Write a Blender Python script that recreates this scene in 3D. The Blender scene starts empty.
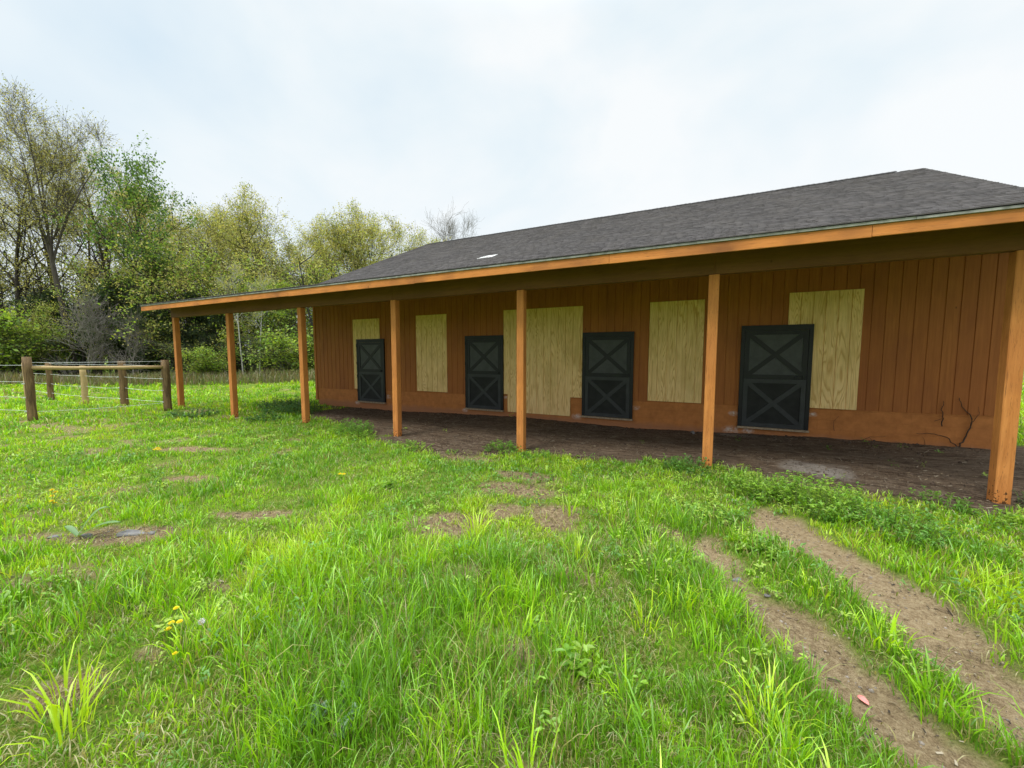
import bpy, math, random
import numpy as np
from mathutils import Vector, Matrix
R = math.radians
scene = bpy.context.scene
col = scene.collection
rng = np.random.default_rng(11)
random.seed(5)

# ------------------------------------------------------------------ helpers
def tag(o, label=None, cat=None, group=None, kind=None):
    if label: o['label'] = label
    if cat: o['category'] = cat
    if group: o['group'] = group
    if kind: o['kind'] = kind
    return o

def empty(name, loc=(0, 0, 0), rz=0.0, parent=None):
    o = bpy.data.objects.new(name, None)
    o.empty_display_size = 0.2
    col.objects.link(o)
    o.location = loc
    o.rotation_euler = (0, 0, rz)
    if parent: o.parent = parent
    return o

class MB:
    """collects boxes, tubes, polygons into one mesh"""
    def __init__(s):
        s.v = []; s.f = []
    def add(s, verts, faces):
        n = len(s.v)
        s.v += [tuple(v) for v in verts]
        s.f += [tuple(i + n for i in f) for f in faces]
    def box(s, x0, x1, y0, y1, z0, z1, b=0.0, shear=None):
        # box with chamfered vertical/long edges when b > 0
        if b <= 0:
            vs = [(x0,y0,z0),(x1,y0,z0),(x1,y1,z0),(x0,y1,z0),(x0,y0,z1),(x1,y0,z1),(x1,y1,z1),(x0,y1,z1)]
            s.add(vs, [(0,3,2,1),(4,5,6,7),(0,1,5,4),(1,2,6,5),(2,3,7,6),(3,0,4,7)])
        else:
            dx, dy, dz = x1-x0, y1-y0, z1-z0
            ax = max(range(3), key=lambda i: (dx, dy, dz)[i])
            lo = [x0,y0,z0]; hi = [x1,y1,z1]
            u, w = [(1,2),(2,0),(0,1)][ax]
            pts = [(lo[u]+b,lo[w]),(hi[u]-b,lo[w]),(hi[u],lo[w]+b),(hi[u],hi[w]-b),(hi[u]-b,hi[w]),(lo[u]+b,hi[w]),(lo[u],hi[w]-b),(lo[u],lo[w]+b)]
            vs = []
            for e in (lo[ax], hi[ax]):
                for (a, c) in pts:
                    p = [0,0,0]; p[ax] = e; p[u] = a; p[w] = c
                    vs.append(tuple(p))
            fs = [(i, (i+1) % 8, 8+(i+1) % 8, 8+i) for i in range(8)] + [tuple(range(7,-1,-1)), tuple(range(8,16))]
            s.add(vs, fs)
    def tube(s, pts, rad, n=6, cap=True):
        pts = [Vector(p) for p in pts]
        m = len(pts)
        if not hasattr(rad, '__len__'): rad = [rad]*m
        base = len(s.v)
        ref = None
        for i, p in enumerate(pts):
            t = (pts[min(i+1,m-1)] - pts[max(i-1,0)]).normalized()
            if ref is None:
                ref = Vector((0,0,1)) if abs(t.z) < 0.9 else Vector((1,0,0))
            a = t.cross(ref)
            if a.length < 1e-5: a = t.cross(Vector((0.3,1,0.2)))
            a.normalize(); b = t.cross(a); ref = b.cross(t) if False else ref
            for k in range(n):
                th = 2*math.pi*k/n
                q = p + (a*math.cos(th) + b*math.sin(th))*rad[i]
                s.v.append((q.x,q.y,q.z))
        for i in range(m-1):
            for k in range(n):
                k2 = (k+1) % n
                s.f.append((base+i*n+k, base+i*n+k2, base+(i+1)*n+k2, base+(i+1)*n+k))
        if cap:
            s.f.append(tuple(base+k for k in range(n-1,-1,-1)))
            s.f.append(tuple(base+(m-1)*n+k for k in range(n)))
    def beam(s, p, q, w, t, nrm):
        # rectangular bar from p to q, width w, thickness t along nrm
        p = Vector(p); q = Vector(q); nrm = Vector(nrm).normalized()
        d = (q-p).normalized(); a = d.cross(nrm).normalized()
        vs = []
        for e in (p, q):
            for (i, j) in ((-1,0),(1,0),(1,1),(-1,1)):
                vs.append(e + a*(w/2*i) + nrm*(t*j))
        s.add(vs, [(0,1,2,3),(7,6,5,4),(0,4,5,1),(1,5,6,2),(2,6,7,3),(3,7,4,0)])
    def build(s, name, mat=None, parent=None, smooth=False):
        me = bpy.data.meshes.new(name)
        me.from_pydata(s.v, [], s.f)
        import bmesh
        bm = bmesh.new(); bm.from_mesh(me); bmesh.ops.recalc_face_normals(bm, faces=bm.faces); bm.to_mesh(me); bm.free()
        if smooth:
            me.polygons.foreach_set('use_smooth', [True]*len(me.polygons))
        me.update()
        o = bpy.data.objects.new(name, me)
        if mat: me.materials.append(mat)
        col.objects.link(o)
        if parent: o.parent = parent
        return o

def np_mesh(name, verts, faces_list, mat, colors=None, smooth=False, parent=None):
    """faces_list: list of int arrays (n,k)"""
    me = bpy.data.meshes.new(name)
    verts = np.asarray(verts, dtype=np.float32)
    me.vertices.add(len(verts)); me.vertices.foreach_set('co', verts.ravel())
    loops = np.concatenate([f.ravel() for f in faces_list]).astype(np.int32)
    tot = np.concatenate([np.full(len(f), f.shape[1], dtype=np.int32) for f in faces_list])
    start = np.concatenate([[0], np.cumsum(tot)[:-1]]).astype(np.int32)
    me.loops.add(len(loops)); me.loops.foreach_set('vertex_index', loops)
    me.polygons.add(len(tot)); me.polygons.foreach_set('loop_start', start); me.polygons.foreach_set('loop_total', tot)
    if smooth: me.polygons.foreach_set('use_smooth', np.ones(len(tot), dtype=bool))
    me.update(calc_edges=True)
    if colors is not None:
        a = me.color_attributes.new('tint', 'FLOAT_COLOR', 'POINT')
        c = np.ones((len(verts), 4), dtype=np.float32); c[:, :colors.shape[1]] = colors
        a.data.foreach_set('color', c.ravel())
    if mat: me.materials.append(mat)
    o = bpy.data.objects.new(name, me); col.objects.link(o)
    if parent: o.parent = parent
    return o

# value noise ------------------------------------------------------
_T = np.random.default_rng(3).random((256, 256))
def vnoise(x, y, s=1.0, off=0):
    x = np.asarray(x, float)/s + 37.3 + off*17.17; y = np.asarray(y, float)/s + 91.7 + off*5.31
    xi = np.floor(x).astype(int); yi = np.floor(y).astype(int)
    fx = x-xi; fy = y-yi; fx = fx*fx*(3-2*fx); fy = fy*fy*(3-2*fy)
    g = lambda a, b: _T[a % 256, b % 256]
    return (g(xi,yi)*(1-fx)+g(xi+1,yi)*fx)*(1-fy) + (g(xi,yi+1)*(1-fx)+g(xi+1,yi+1)*fx)*fy
def fbm(x, y, s, off=0):
    return (vnoise(x,y,s,off)*.5 + vnoise(x,y,s*.47,off+1)*.3 + vnoise(x,y,s*.21,off+2)*.2)
def sstep(a, b, x):
    t = np.clip((x-a)/(b-a), 0, 1); return t*t*(3-2*t)

# ------------------------------------------------------------------ materials
def newmat(name):
    m = bpy.data.materials.new(name); m.use_nodes = True
    nt = m.node_tree; nt.nodes.clear()
    out = nt.nodes.new('ShaderNodeOutputMaterial')
    return m, nt, out
def N(nt, t, **kw):
    n = nt.nodes.new(t)
    for k, v in kw.items():
        if k.startswith('i_'): n.inputs[k[2:].replace('_', ' ')].default_value = v
        else: setattr(n, k, v)
    return n
def ramp(nt, src, stops):
    r = nt.nodes.new('ShaderNodeValToRGB')
    e = r.color_ramp.elements
    while len(e) > 1: e.remove(e[-1])
    e[0].position = stops[0][0]; e[0].color = (*stops[0][1], 1)
    for p, c in stops[1:]:
        q = e.new(p); q.color = (*c, 1)
    nt.links.new(src, r.inputs[0]); return r.outputs[0]
def coords(nt, scale=(1,1,1), rot=(0,0,0)):
    tc = N(nt, 'ShaderNodeTexCoord'); mp = N(nt, 'ShaderNodeMapping')
    mp.inputs['Scale'].default_value = scale; mp.inputs['Rotation'].default_value = rot
    nt.links.new(tc.outputs['Object'], mp.inputs['Vector']); return mp.outputs['Vector']
def noise(nt, vec, scale, detail=4, rough=.55, dist=0):
    n = N(nt, 'ShaderNodeTexNoise'); n.inputs['Scale'].default_value = scale; n.inputs['Detail'].default_value = detail
    n.inputs['Roughness'].default_value = rough; n.inputs['Distortion'].default_value = dist
    nt.links.new(vec, n.inputs['Vector']); return n.outputs['Fac']
def mix(nt, fac, a, b, mode='MIX'):
    m = N(nt, 'ShaderNodeMix', data_type='RGBA', blend_type=mode)
    for i, v in ((0, fac), (6, a), (7, b)):
        if isinstance(v, (int, float)): m.inputs[i].default_value = v
        elif isinstance(v, tuple): m.inputs[i].default_value = (*v, 1)
        else: nt.links.new(v, m.inputs[i])
    return m.outputs[2]
def mth(nt, op, a, b=None, clamp=False):
    m = N(nt, 'ShaderNodeMath', operation=op); m.use_clamp = clamp
    for i, v in ((0, a), (1, b)):
        if v is None: continue
        if isinstance(v, (int, float)): m.inputs[i].default_value = v
        else: nt.links.new(v, m.inputs[i])
    return m.outputs[0]
def princ(nt, out, color, rough=.8, bump=None, bstr=.3, bdist=.01, spec=.3, metal=0):
    p = N(nt, 'ShaderNodeBsdfPrincipled')
    if isinstance(color, tuple): p.inputs['Base Color'].default_value = (*color, 1)
    else: nt.links.new(color, p.inputs['Base Color'])
    if isinstance(rough, (int, float)): p.inputs['Roughness'].default_value = rough
    else: nt.links.new(rough, p.inputs['Roughness'])
    p.inputs['Specular IOR Level'].default_value = spec; p.inputs['Metallic'].default_value = metal
    if bump is not None:
        b = N(nt, 'ShaderNodeBump'); b.inputs['Strength'].default_value = bstr; b.inputs['Distance'].default_value = bdist
        nt.links.new(bump, b.inputs['Height']); nt.links.new(b.outputs[0], p.inputs['Normal'])
    nt.links.new(p.outputs[0], out.inputs['Surface']); return p

def wood_mat(name, c1, c2, cdark, gs=(14, 14, 1.2), stain=0.0, rough=.7, knots=True, wear=False):
    m, nt, out = newmat(name)
    v = coords(nt, gs)
    g = noise(nt, v, 1.6, 6, .65, .6)
    c = ramp(nt, g, [(.3, c1), (.7, c2)])
    big = noise(nt, coords(nt), 1.1, 3, .6)
    c = mix(nt, mth(nt, 'MULTIPLY', ramp(nt, big, [(.42, (0,0,0)), (.72, (1,1,1))]), .45+stain), c, cdark)
    fine = noise(nt, coords(nt, tuple(a*3.0 for a in gs)), 2.2, 5, .7)
    c = mix(nt, ramp(nt, fine, [(.32, (.55,.55,.55)), (.44, (0,0,0))]), c, tuple(a*.55 for a in cdark))
    if knots and not wear:
        vo = N(nt, 'ShaderNodeTexVoronoi'); vo.inputs['Scale'].default_value = 2.3
        nt.links.new(coords(nt, (1.6,1.6,.9)), vo.inputs['Vector'])
        k = ramp(nt, vo.outputs['Distance'], [(.03, (1,1,1)), (.065, (0,0,0))])
        c = mix(nt, mth(nt, 'MULTIPLY', k, .6), c, tuple(a*.35 for a in cdark))
    if wear:   # bare and blackened spots where the post meets the wet ground
        sep = N(nt, 'ShaderNodeSeparateXYZ'); nt.links.new(coords(nt), sep.inputs[0])
        low = ramp(nt, sep.outputs['Z'], [(.22, (1,1,1)), (.62, (0,0,0))])
        sp = noise(nt, coords(nt), 26, 3, .6)
        th = mth(nt, 'GREATER_THAN', mth(nt, 'ADD', sp, mth(nt, 'MULTIPLY', low, .22)), .74)
        c = mix(nt, mth(nt, 'MULTIPLY', th, .85), c, (.02,.013,.008))
        cr = noise(nt, coords(nt, (60, 60, 2.0)), 1.0, 2, .5)
        c = mix(nt, ramp(nt, cr, [(.27, (.8,.8,.8)), (.31, (0,0,0))]), c, (.05,.02,.008))
    princ(nt, out, c, rough, g, .35, .004, .25)
    return m

M = {}
M['post'] = wood_mat('stained_post_wood', (.50,.18,.042), (.68,.275,.075), (.30,.10,.03), (16,16,1.4), stain=.15, wear=True)
M['fascia'] = wood_mat('stained_fascia_wood', (.54,.19,.04), (.70,.27,.07), (.20,.075,.028), (1.0,14,14), stain=.35)
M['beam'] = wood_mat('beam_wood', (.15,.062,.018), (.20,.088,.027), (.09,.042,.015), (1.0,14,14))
M['trim'] = wood_mat('corner_trim_wood', (.50,.17,.045), (.58,.22,.06), (.30,.10,.03), (16,16,1.2))

def siding_mat():
    m, nt, out = newmat('stained_siding')
    g = noise(nt, coords(nt, (22,22,.8)), 1.5, 6, .7, .4)
    c = ramp(nt, g, [(.3, (.32,.108,.026)), (.7, (.46,.168,.042))])
    # each board a little different
    sep = N(nt, 'ShaderNodeSeparateXYZ'); nt.links.new(coords(nt), sep.inputs[0])
    idx = mth(nt, 'FLOOR', mth(nt, 'DIVIDE', mth(nt, 'ADD', sep.outputs['X'], 12.9), .203))
    wn = N(nt, 'ShaderNodeTexWhiteNoise', noise_dimensions='1D'); nt.links.new(idx, wn.inputs['W'])
    c = mix(nt, mth(nt, 'MULTIPLY', wn.outputs['Value'], .35), c, (.30,.085,.026))
    b = noise(nt, coords(nt, (1.4,1.4,.6)), 1.3, 4, .65)
    c = mix(nt, ramp(nt, b, [(.45, (0,0,0)), (.8, (.7,.7,.7))]), c, (.24,.075,.026))
    drip = noise(nt, coords(nt, (9,9,.35)), 2.0, 3, .6)
    c = mix(nt, ramp(nt, drip, [(.62, (0,0,0)), (.78, (.6,.6,.6))]), c, (.16,.05,.02))
    vo = N(nt, 'ShaderNodeTexVoronoi'); vo.inputs['Scale'].default_value = 1.7
    nt.links.new(coords(nt, (1.5,1.5,.8)), vo.inputs['Vector'])
    c = mix(nt, ramp(nt, vo.outputs['Distance'], [(.02, (.85,.85,.85)), (.04, (0,0,0))]), c, (.06,.02,.01))
    princ(nt, out, c, .72, g, .35, .004, .25)
    return m
M['siding'] = siding_mat()

def foundation_mat():
    m, nt, out = newmat('painted_block')
    v = coords(nt, (1,1,1), (R(90),0,0))
    br = N(nt, 'ShaderNodeTexBrick'); br.inputs['Scale'].default_value = 1; br.offset = .5
    for k, x in (('Brick Width', .405), ('Row Height', .2), ('Mortar Size', .006), ('Mortar Smooth', .6)): br.inputs[k].default_value = x
    nt.links.new(v, br.inputs['Vector'])
    n = noise(nt, coords(nt), 7, 5, .6)
    c = ramp(nt, n, [(.3, (.38,.138,.038)), (.7, (.52,.195,.055))])
    sep = N(nt, 'ShaderNodeSeparateXYZ'); nt.links.new(coords(nt), sep.inputs[0])
    low = ramp(nt, mth(nt, 'ADD', sep.outputs['Z'], mth(nt, 'MULTIPLY', noise(nt, coords(nt), 5, 4), .16)), [(.06, (.75,.75,.75)), (.2, (0,0,0))])
    c = mix(nt, low, c, (.36,.16,.08))
    # pale lime splashes beside the doors
    tot = None
    for (x, z, r) in ((-9.42,.3,.16),(-10.85,.02,.14),(-6.35,.04,.12),(-4.97,.5,.1),(-2.86,.1,.17),(-1.37,.42,.12),(.68,.05,.2),(.72,.42,.12),(2.13,.5,.11),(1.0,.06,.15)):
        dx = mth(nt, 'SUBTRACT', sep.outputs['X'], x); dz = mth(nt, 'SUBTRACT', sep.outputs['Z'], z)
        d = mth(nt, 'SQRT', mth(nt, 'ADD', mth(nt, 'MULTIPLY', dx, dx), mth(nt, 'MULTIPLY', mth(nt, 'MULTIPLY', dz, dz), 3.0)))
        k = mth(nt, 'SUBTRACT', 1.0, mth(nt, 'DIVIDE', d, r), True)
        tot = k if tot is None else mth(nt, 'MAXIMUM', tot, k)
    sp = mth(nt, 'MULTIPLY', tot, ramp(nt, noise(nt, coords(nt), 18, 4), [(.35, (0,0,0)), (.65, (1,1,1))]))
    c = mix(nt, mth(nt, 'MULTIPLY', sp, 1.3, True), c, (.62,.52,.45))
    h = mth(nt, 'ADD', mth(nt, 'MULTIPLY', br.outputs['Fac'], -1.8), mth(nt, 'MULTIPLY', noise(nt, coords(nt), 60, 4), .5))
    princ(nt, out, c, .8, h, .5, .006, .25)
    return m
M['found'] = foundation_mat()

def ply_mat():
    m, nt, out = newmat('bare_plywood')
    v = coords(nt, (3.4, 3.4, .30))
    n = noise(nt, v, 1.5, 2, .45, .9)
    w = mth(nt, 'FRACT', mth(nt, 'MULTIPLY', n, 17))
    c = ramp(nt, w, [(0, (.64,.37,.12)), (.30, (.90,.62,.27)), (.80, (.92,.65,.30)), (1, (.64,.37,.12))])
    f = noise(nt, coords(nt, (60,60,2)), 2, 4, .6)
    c = mix(nt, ramp(nt, f, [(.3, (.4,.4,.4)), (.5, (0,0,0))]), c, (.40,.26,.09))
    b = noise(nt, coords(nt, (1,1,.5)), 2.0, 3, .6)
    c = mix(nt, ramp(nt, b, [(.5, (0,0,0)), (.75, (.55,.55,.55))]), c, (.50,.33,.09))
    princ(nt, out, c, .65, w, .2, .002, .3)
    return m
M['ply'] = ply_mat()

def simple(name, c, rough=.6, ns=20, var=.3, spec=.3, metal=0, bstr=.2):
    m, nt, out = newmat(name)
    n = noise(nt, coords(nt), ns, 5, .6)
    cc = ramp(nt, n, [(.3, tuple(a*(1-var) for a in c)), (.7, tuple(min(1,a*(1+var)) for a in c))])
    princ(nt, out, cc, rough, n, bstr, .004, spec, metal)
    return m
M['black'] = simple('black_steel', (.0095,.0095,.0095), .45, 6, .35, .32, 0, .05)
M['panel_up'] = simple('upper_door_panel', (.048,.050,.050), .5, 5, .3, .4, 0, .05)  # reflection of sky and grass put into a paler base grey
M['panel_lo'] = simple('lower_door_panel', (.016,.0165,.015), .6, 5, .35, .25, 0, .05)
M['bar_lo'] = simple('lower_door_bar', (.032,.034,.034), .5, 5, .25, .35, 0, .05)
M['sill'] = simple('weathered_sill', (.34,.25,.16), .8, 25, .35)
M['drip'] = simple('weathered_edge', (.30,.30,.28), .75, 9, .4)
M['paper'] = simple('pale_patch', (.75,.74,.72), .6, 12, .1)
M['stone'] = simple('field_stone', (.17,.16,.155), .85, 14, .35, .3, 0, .6)
M['red'] = simple('red_scrap', (.72,.23,.20), .5, 40, .2)
M['vine'] = simple('dry_vine', (.075,.045,.028), .9, 40, .4)
M['rail'] = wood_mat('peeled_rail_wood', (.42,.29,.13), (.52,.38,.19), (.30,.19,.09), (3,3,14))
M['wire'] = simple('white_wire', (.62,.64,.62), .5, 5, .1)
M['insul'] = simple('yellow_insulator', (.7,.55,.05), .5, 5, .1)
M['fpost'] = wood_mat('treated_fence_post', (.055,.032,.015), (.30,.19,.085), (.05,.03,.015), (13,13,1.6))
M['inside'] = simple('dark_interior', (.08,.06,.05), .9)

def roof_mat():
    m, nt, out = newmat('asphalt_shingles')
    at = N(nt, 'ShaderNodeAttribute', attribute_name='tint')
    n = noise(nt, coords(nt), 160, 3, .7)
    n2 = noise(nt, coords(nt, (1, .5, .5)), 1.5, 4, .65)
    c = mix(nt, ramp(nt, n, [(.25, (.8,.8,.8)), (.75, (0,0,0))]), at.outputs['Color'], (.028,.026,.027))
    c = mix(nt, ramp(nt, n2, [(.45, (0,0,0)), (.8, (.35,.35,.35))]), c, (.16,.14,.125))
    princ(nt, out, c, .9, n, .6, .004, .25)
    return m
M['roof'] = roof_mat()

def leaf_mat(name, transl=.35, rough=.55, gloss=.06):
    m, nt, out = newmat(name)
    at = N(nt, 'ShaderNodeAttribute', attribute_name='tint')
    d = N(nt, 'ShaderNodeBsdfDiffuse'); t = N(nt, 'ShaderNodeBsdfTranslucent'); g = N(nt, 'ShaderNodeBsdfGlossy')
    g.inputs['Roughness'].default_value = rough; g.inputs['Color'].default_value = (.9,.95,.9,1)
    nt.links.new(at.outputs['Color'], d.inputs['Color'])
    tc = mix(nt, 1.0, at.outputs['Color'], (1.25,1.15,.6), 'MULTIPLY')
    nt.links.new(tc, t.inputs['Color'])
    a = N(nt, 'ShaderNodeMixShader'); a.inputs[0].default_value = transl
    nt.links.new(d.outputs[0], a.inputs[1]); nt.links.new(t.outputs[0], a.inputs[2])
    b = N(nt, 'ShaderNodeMixShader'); b.inputs[0].default_value = gloss
    nt.links.new(a.outputs[0], b.inputs[1]); nt.links.new(g.outputs[0], b.inputs[2])
    nt.links.new(b.outputs[0], out.inputs['Surface'])
    return m
M['grass'] = leaf_mat('grass_blades', .42, .45, .05)
M['leaf'] = leaf_mat('tree_leaves', .5, .6, .03)
M['litter'] = leaf_mat('dry_litter', .0, .8, .02)

def bark_mat(name, c1, c2):
    m, nt, out = newmat(name)
    g = noise(nt, coords(nt, (9,9,1.6)), 1.5, 6, .7, .4)
    c = ramp(nt, g, [(.3, c1), (.7, c2)])
    princ(nt, out, c, .9, g, .8, .03, .15)
    return m
M['bark'] = bark_mat('grey_bark', (.055,.045,.038), (.13,.11,.095))
M['bark_dark'] = bark_mat('dark_bark', (.030,.025,.021), (.075,.062,.052))
M['bark_pale'] = bark_mat('pale_bark', (.14,.12,.10), (.26,.235,.20))
M['twig'] = bark_mat('pale_twig', (.17,.15,.13), (.32,.29,.26))
M['birch'] = bark_mat('birch_bark', (.30,.29,.27), (.58,.56,.52))

def ground_mat():
    m, nt, out = newmat('ground_soil')
    at = N(nt, 'ShaderNodeAttribute', attribute_name='tint')   # r: bare soil, g: dark porch soil, b: packed sandy track
    sp = N(nt, 'ShaderNodeSeparateColor'); nt.links.new(at.outputs['Color'], sp.inputs[0])
    n1 = noise(nt, coords(nt), 2.2, 6, .65); n2 = noise(nt, coords(nt), 28, 5, .7); n3 = noise(nt, coords(nt), 9, 5, .6)
    turf = ramp(nt, noise(nt, coords(nt), 45, 5, .75), [(.3, (.06,.10,.015)), (.48, (.14,.23,.022)), (.58, (.23,.27,.05)), (.72, (.36,.30,.13))])
    nf = noise(nt, coords(nt), 110, 4, .75)
    grit = N(nt, 'ShaderNodeTexVoronoi'); grit.inputs['Scale'].default_value = 55; nt.links.new(coords(nt), grit.inputs['Vector'])
    n2 = mth(nt, 'ADD', mth(nt, 'MULTIPLY', n2, .55), mth(nt, 'MULTIPLY', nf, .45))
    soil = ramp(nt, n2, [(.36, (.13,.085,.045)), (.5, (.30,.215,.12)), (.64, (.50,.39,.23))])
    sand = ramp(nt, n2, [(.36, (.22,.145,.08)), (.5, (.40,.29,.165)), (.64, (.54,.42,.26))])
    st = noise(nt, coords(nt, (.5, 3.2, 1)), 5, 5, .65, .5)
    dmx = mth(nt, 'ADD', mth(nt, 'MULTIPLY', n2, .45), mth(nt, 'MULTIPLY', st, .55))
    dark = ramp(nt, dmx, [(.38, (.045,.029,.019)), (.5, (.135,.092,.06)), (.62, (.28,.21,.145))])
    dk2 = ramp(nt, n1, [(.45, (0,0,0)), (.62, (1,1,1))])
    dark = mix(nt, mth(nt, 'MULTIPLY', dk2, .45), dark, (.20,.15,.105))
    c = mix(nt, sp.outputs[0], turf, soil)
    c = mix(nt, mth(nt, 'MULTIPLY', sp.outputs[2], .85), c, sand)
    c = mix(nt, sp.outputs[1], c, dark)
    c = mix(nt, mth(nt, 'MULTIPLY', at.outputs['Alpha'], mth(nt, 'MULTIPLY', n2, 1.3)), c, (.42,.38,.33))
    pg = ramp(nt, grit.outputs['Distance'], [(.05, (1,1,1)), (.35, (0,0,0))])
    h = mth(nt, 'ADD', mth(nt, 'MULTIPLY', n2, 1.6), mth(nt, 'MULTIPLY', n3, .5))
    h = mth(nt, 'ADD', h, mth(nt, 'MULTIPLY', pg, .25))
    princ(nt, out, c, .95, h, 1.0, .03, .1)
    return m
M['ground'] = ground_mat()

# ------------------------------------------------------------------ terrain
YW, YP, YE = 9.78, 6.5, 5.85          # wall, post row, eave
XL, XR = -12.88, 4.86
def pl_dist(x, y, pts):
    d = np.full(np.shape(x), 1e9)
    for (a, b), (c, e) in zip(pts[:-1], pts[1:]):
        vx, vy = c-a, e-b; L = vx*vx+vy*vy
        t = np.clip(((x-a)*vx+(y-b)*vy)/L, 0, 1)
        d = np.minimum(d, np.hypot(x-a-t*vx, y-b-t*vy))
    return d
T1 = [(.80,4.66),(.88,4.42),(1.08,4.08),(1.32,3.60),(1.44,2.95),(1.56,2.6),(1.8,2.2),(2.15,1.3),(2.6,0),(3.2,-2)]
T2 = [(.10,3.72),(.36,3.28),(.62,3.03),(.75,2.78),(.80,2.52),(.90,2.30),(1.05,2.05),(1.3,1.65),(1.6,1.0),(1.9,.2),(2.3,-2)]
PATCH = [(-2.3,3.20,.46,.26,.4),(-2.0,4.40,.55,.26,.2),(-2.2,4.95,.45,.2,0),(-1.35,3.8,.26,.34,.3),(-1.9,3.75,.22,.2,.1),(-4.9,1.58,.72,.19,.52),(-4.3,2.4,.5,.12,.5),
         (-2.86,.66,.20,.13,.4),(-2.82,.98,.13,.09,0),(-3.1,1.52,.16,.07,.3),(-3.67,5.6,.55,.25,.1),(-6.4,2.7,.4,.16,.5),
         (-8.2,3.6,.6,.2,.4),(-.9,1.95,.12,.09,0),(-.25,3.95,.18,.13,0),(-12.2,6.4,.5,.25,0),(-1.6,2.5,.14,.1,.2),(-5.6,1.2,.3,.14,.5),(-15.6,3.4,.3,.3,0),(-17.2,5.8,.35,.2,0)]
def masks(x, y):
    n = fbm(x, y, .55, 4); n2 = fbm(x, y, .22, 9)
    tr = np.minimum(pl_dist(x, y, T1) + .02, pl_dist(x, y, T2) + .03*0)
    w = .235
    d1 = pl_dist(x, y, T1); d2 = pl_dist(x, y, T2)
    k1 = 1 - sstep(.22, .32, d1 + (n-.5)*.30 + (n2-.5)*.22)
    k2 = 1 - sstep(.20, .31, d2 + (n-.5)*.42 + (n2-.5)*.34 + .05)
    track = np.maximum(k1, k2)
    bare = np.zeros_like(n)
    for (a, b, rx, ry, ang) in PATCH:
        ca, sa = math.cos(ang), math.sin(ang)
        u = ((x-a)*ca + (y-b)*sa)/rx; v = (-(x-a)*sa + (y-b)*ca)/ry
        q = np.sqrt(u*u+v*v) + (n-.5)*.9 + (n2-.5)*.7
        bare = np.maximum(bare, 1 - sstep(.75, 1.15, q))
    # thin spots everywhere
    f = fbm(x, y, 1.1, 21)
    bare = np.maximum(bare, .75*sstep(.66, .73, f + (n2-.5)*.12))
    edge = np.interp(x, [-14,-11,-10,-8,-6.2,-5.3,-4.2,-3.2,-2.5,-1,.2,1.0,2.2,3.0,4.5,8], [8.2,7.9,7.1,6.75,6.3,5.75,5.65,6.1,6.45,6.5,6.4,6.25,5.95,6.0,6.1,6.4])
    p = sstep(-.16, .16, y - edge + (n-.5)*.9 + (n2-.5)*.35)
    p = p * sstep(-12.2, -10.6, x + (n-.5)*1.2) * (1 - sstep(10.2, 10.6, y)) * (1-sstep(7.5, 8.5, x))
    return track, bare, p
def H(x, y):
    x = np.asarray(x, float); y = np.asarray(y, float)
    zw = np.interp(x, [-14,-12.8,-8.8,-4.5,-1.4,2.4,4.7,8], [-.16,-.17,-.15,-.03,-.09,.03,.05,.0])
    zp = np.interp(x, [-20,-15.1,-12.2,-9.1,-6,-3,.15,3.2,9], [0,0,-.1,-.02,-.09,-.1,.02,.0,0])
    a = sstep(4, 6.3, y); b = sstep(6.8, 9.6, y); c = 1 - sstep(12, 18, y)
    base = zp*a*(1-b) + zw*b*c
    far = 1 - sstep(12, 20, np.hypot(x, y))
    track, bare, p = masks(x, y)
    bump = (fbm(x, y, 1.6, 30)-.5)*.10 + (fbm(x, y, .35, 33)-.5)*.035
    bump = bump*(1-b*.8)*(1-a*.6) + p*(fbm(x, y, .3, 40)-.5)*.05
    return base + bump*far*(1-track*.5) - .045*track
def h1(x, y): return float(H(np.array([x]), np.array([y]))[0])

def axis(parts):
    out = []
    for a, b, s in parts: out += list(np.arange(a, b, s))
    return np.array(out + [parts[-1][1]])
gx = axis([(-900,-100,80),(-100,-40,6),(-40,-16,.6),(-16,-7,.16),(-7,4.2,.07),(4.2,9,.2),(9,40,1.2),(40,100,6),(100,900,80)])
gy = axis([(-600,-60,60),(-60,-6,3),(-6,.2,.3),(.2,7.2,.07),(7.2,11,.12),(11,40,.7),(40,100,6),(100,900,80)])
GX, GY = np.meshgrid(gx, gy)
xs, ys = GX.ravel(), GY.ravel()
zs = H(xs, ys)
tr, ba, po = masks(xs, ys)
ASH = np.maximum(1-sstep(.4, 1.2, np.hypot((xs-1.62)/.45, (ys-7.15)/.40)+(fbm(xs,ys,.3,55)-.5)*1.6), .7*(1-sstep(.4, 1.1, np.hypot((xs-.75)/.5, (ys-9.55)/.18)+(fbm(xs,ys,.3,57)-.5))))
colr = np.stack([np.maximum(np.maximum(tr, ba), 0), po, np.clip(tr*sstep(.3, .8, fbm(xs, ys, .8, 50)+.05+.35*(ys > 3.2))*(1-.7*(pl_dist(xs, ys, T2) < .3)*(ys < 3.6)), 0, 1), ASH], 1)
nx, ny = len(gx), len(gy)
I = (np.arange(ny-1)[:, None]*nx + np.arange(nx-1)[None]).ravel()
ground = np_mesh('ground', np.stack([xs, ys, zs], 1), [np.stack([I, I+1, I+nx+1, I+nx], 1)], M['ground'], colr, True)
tag(ground, kind='structure')

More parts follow.
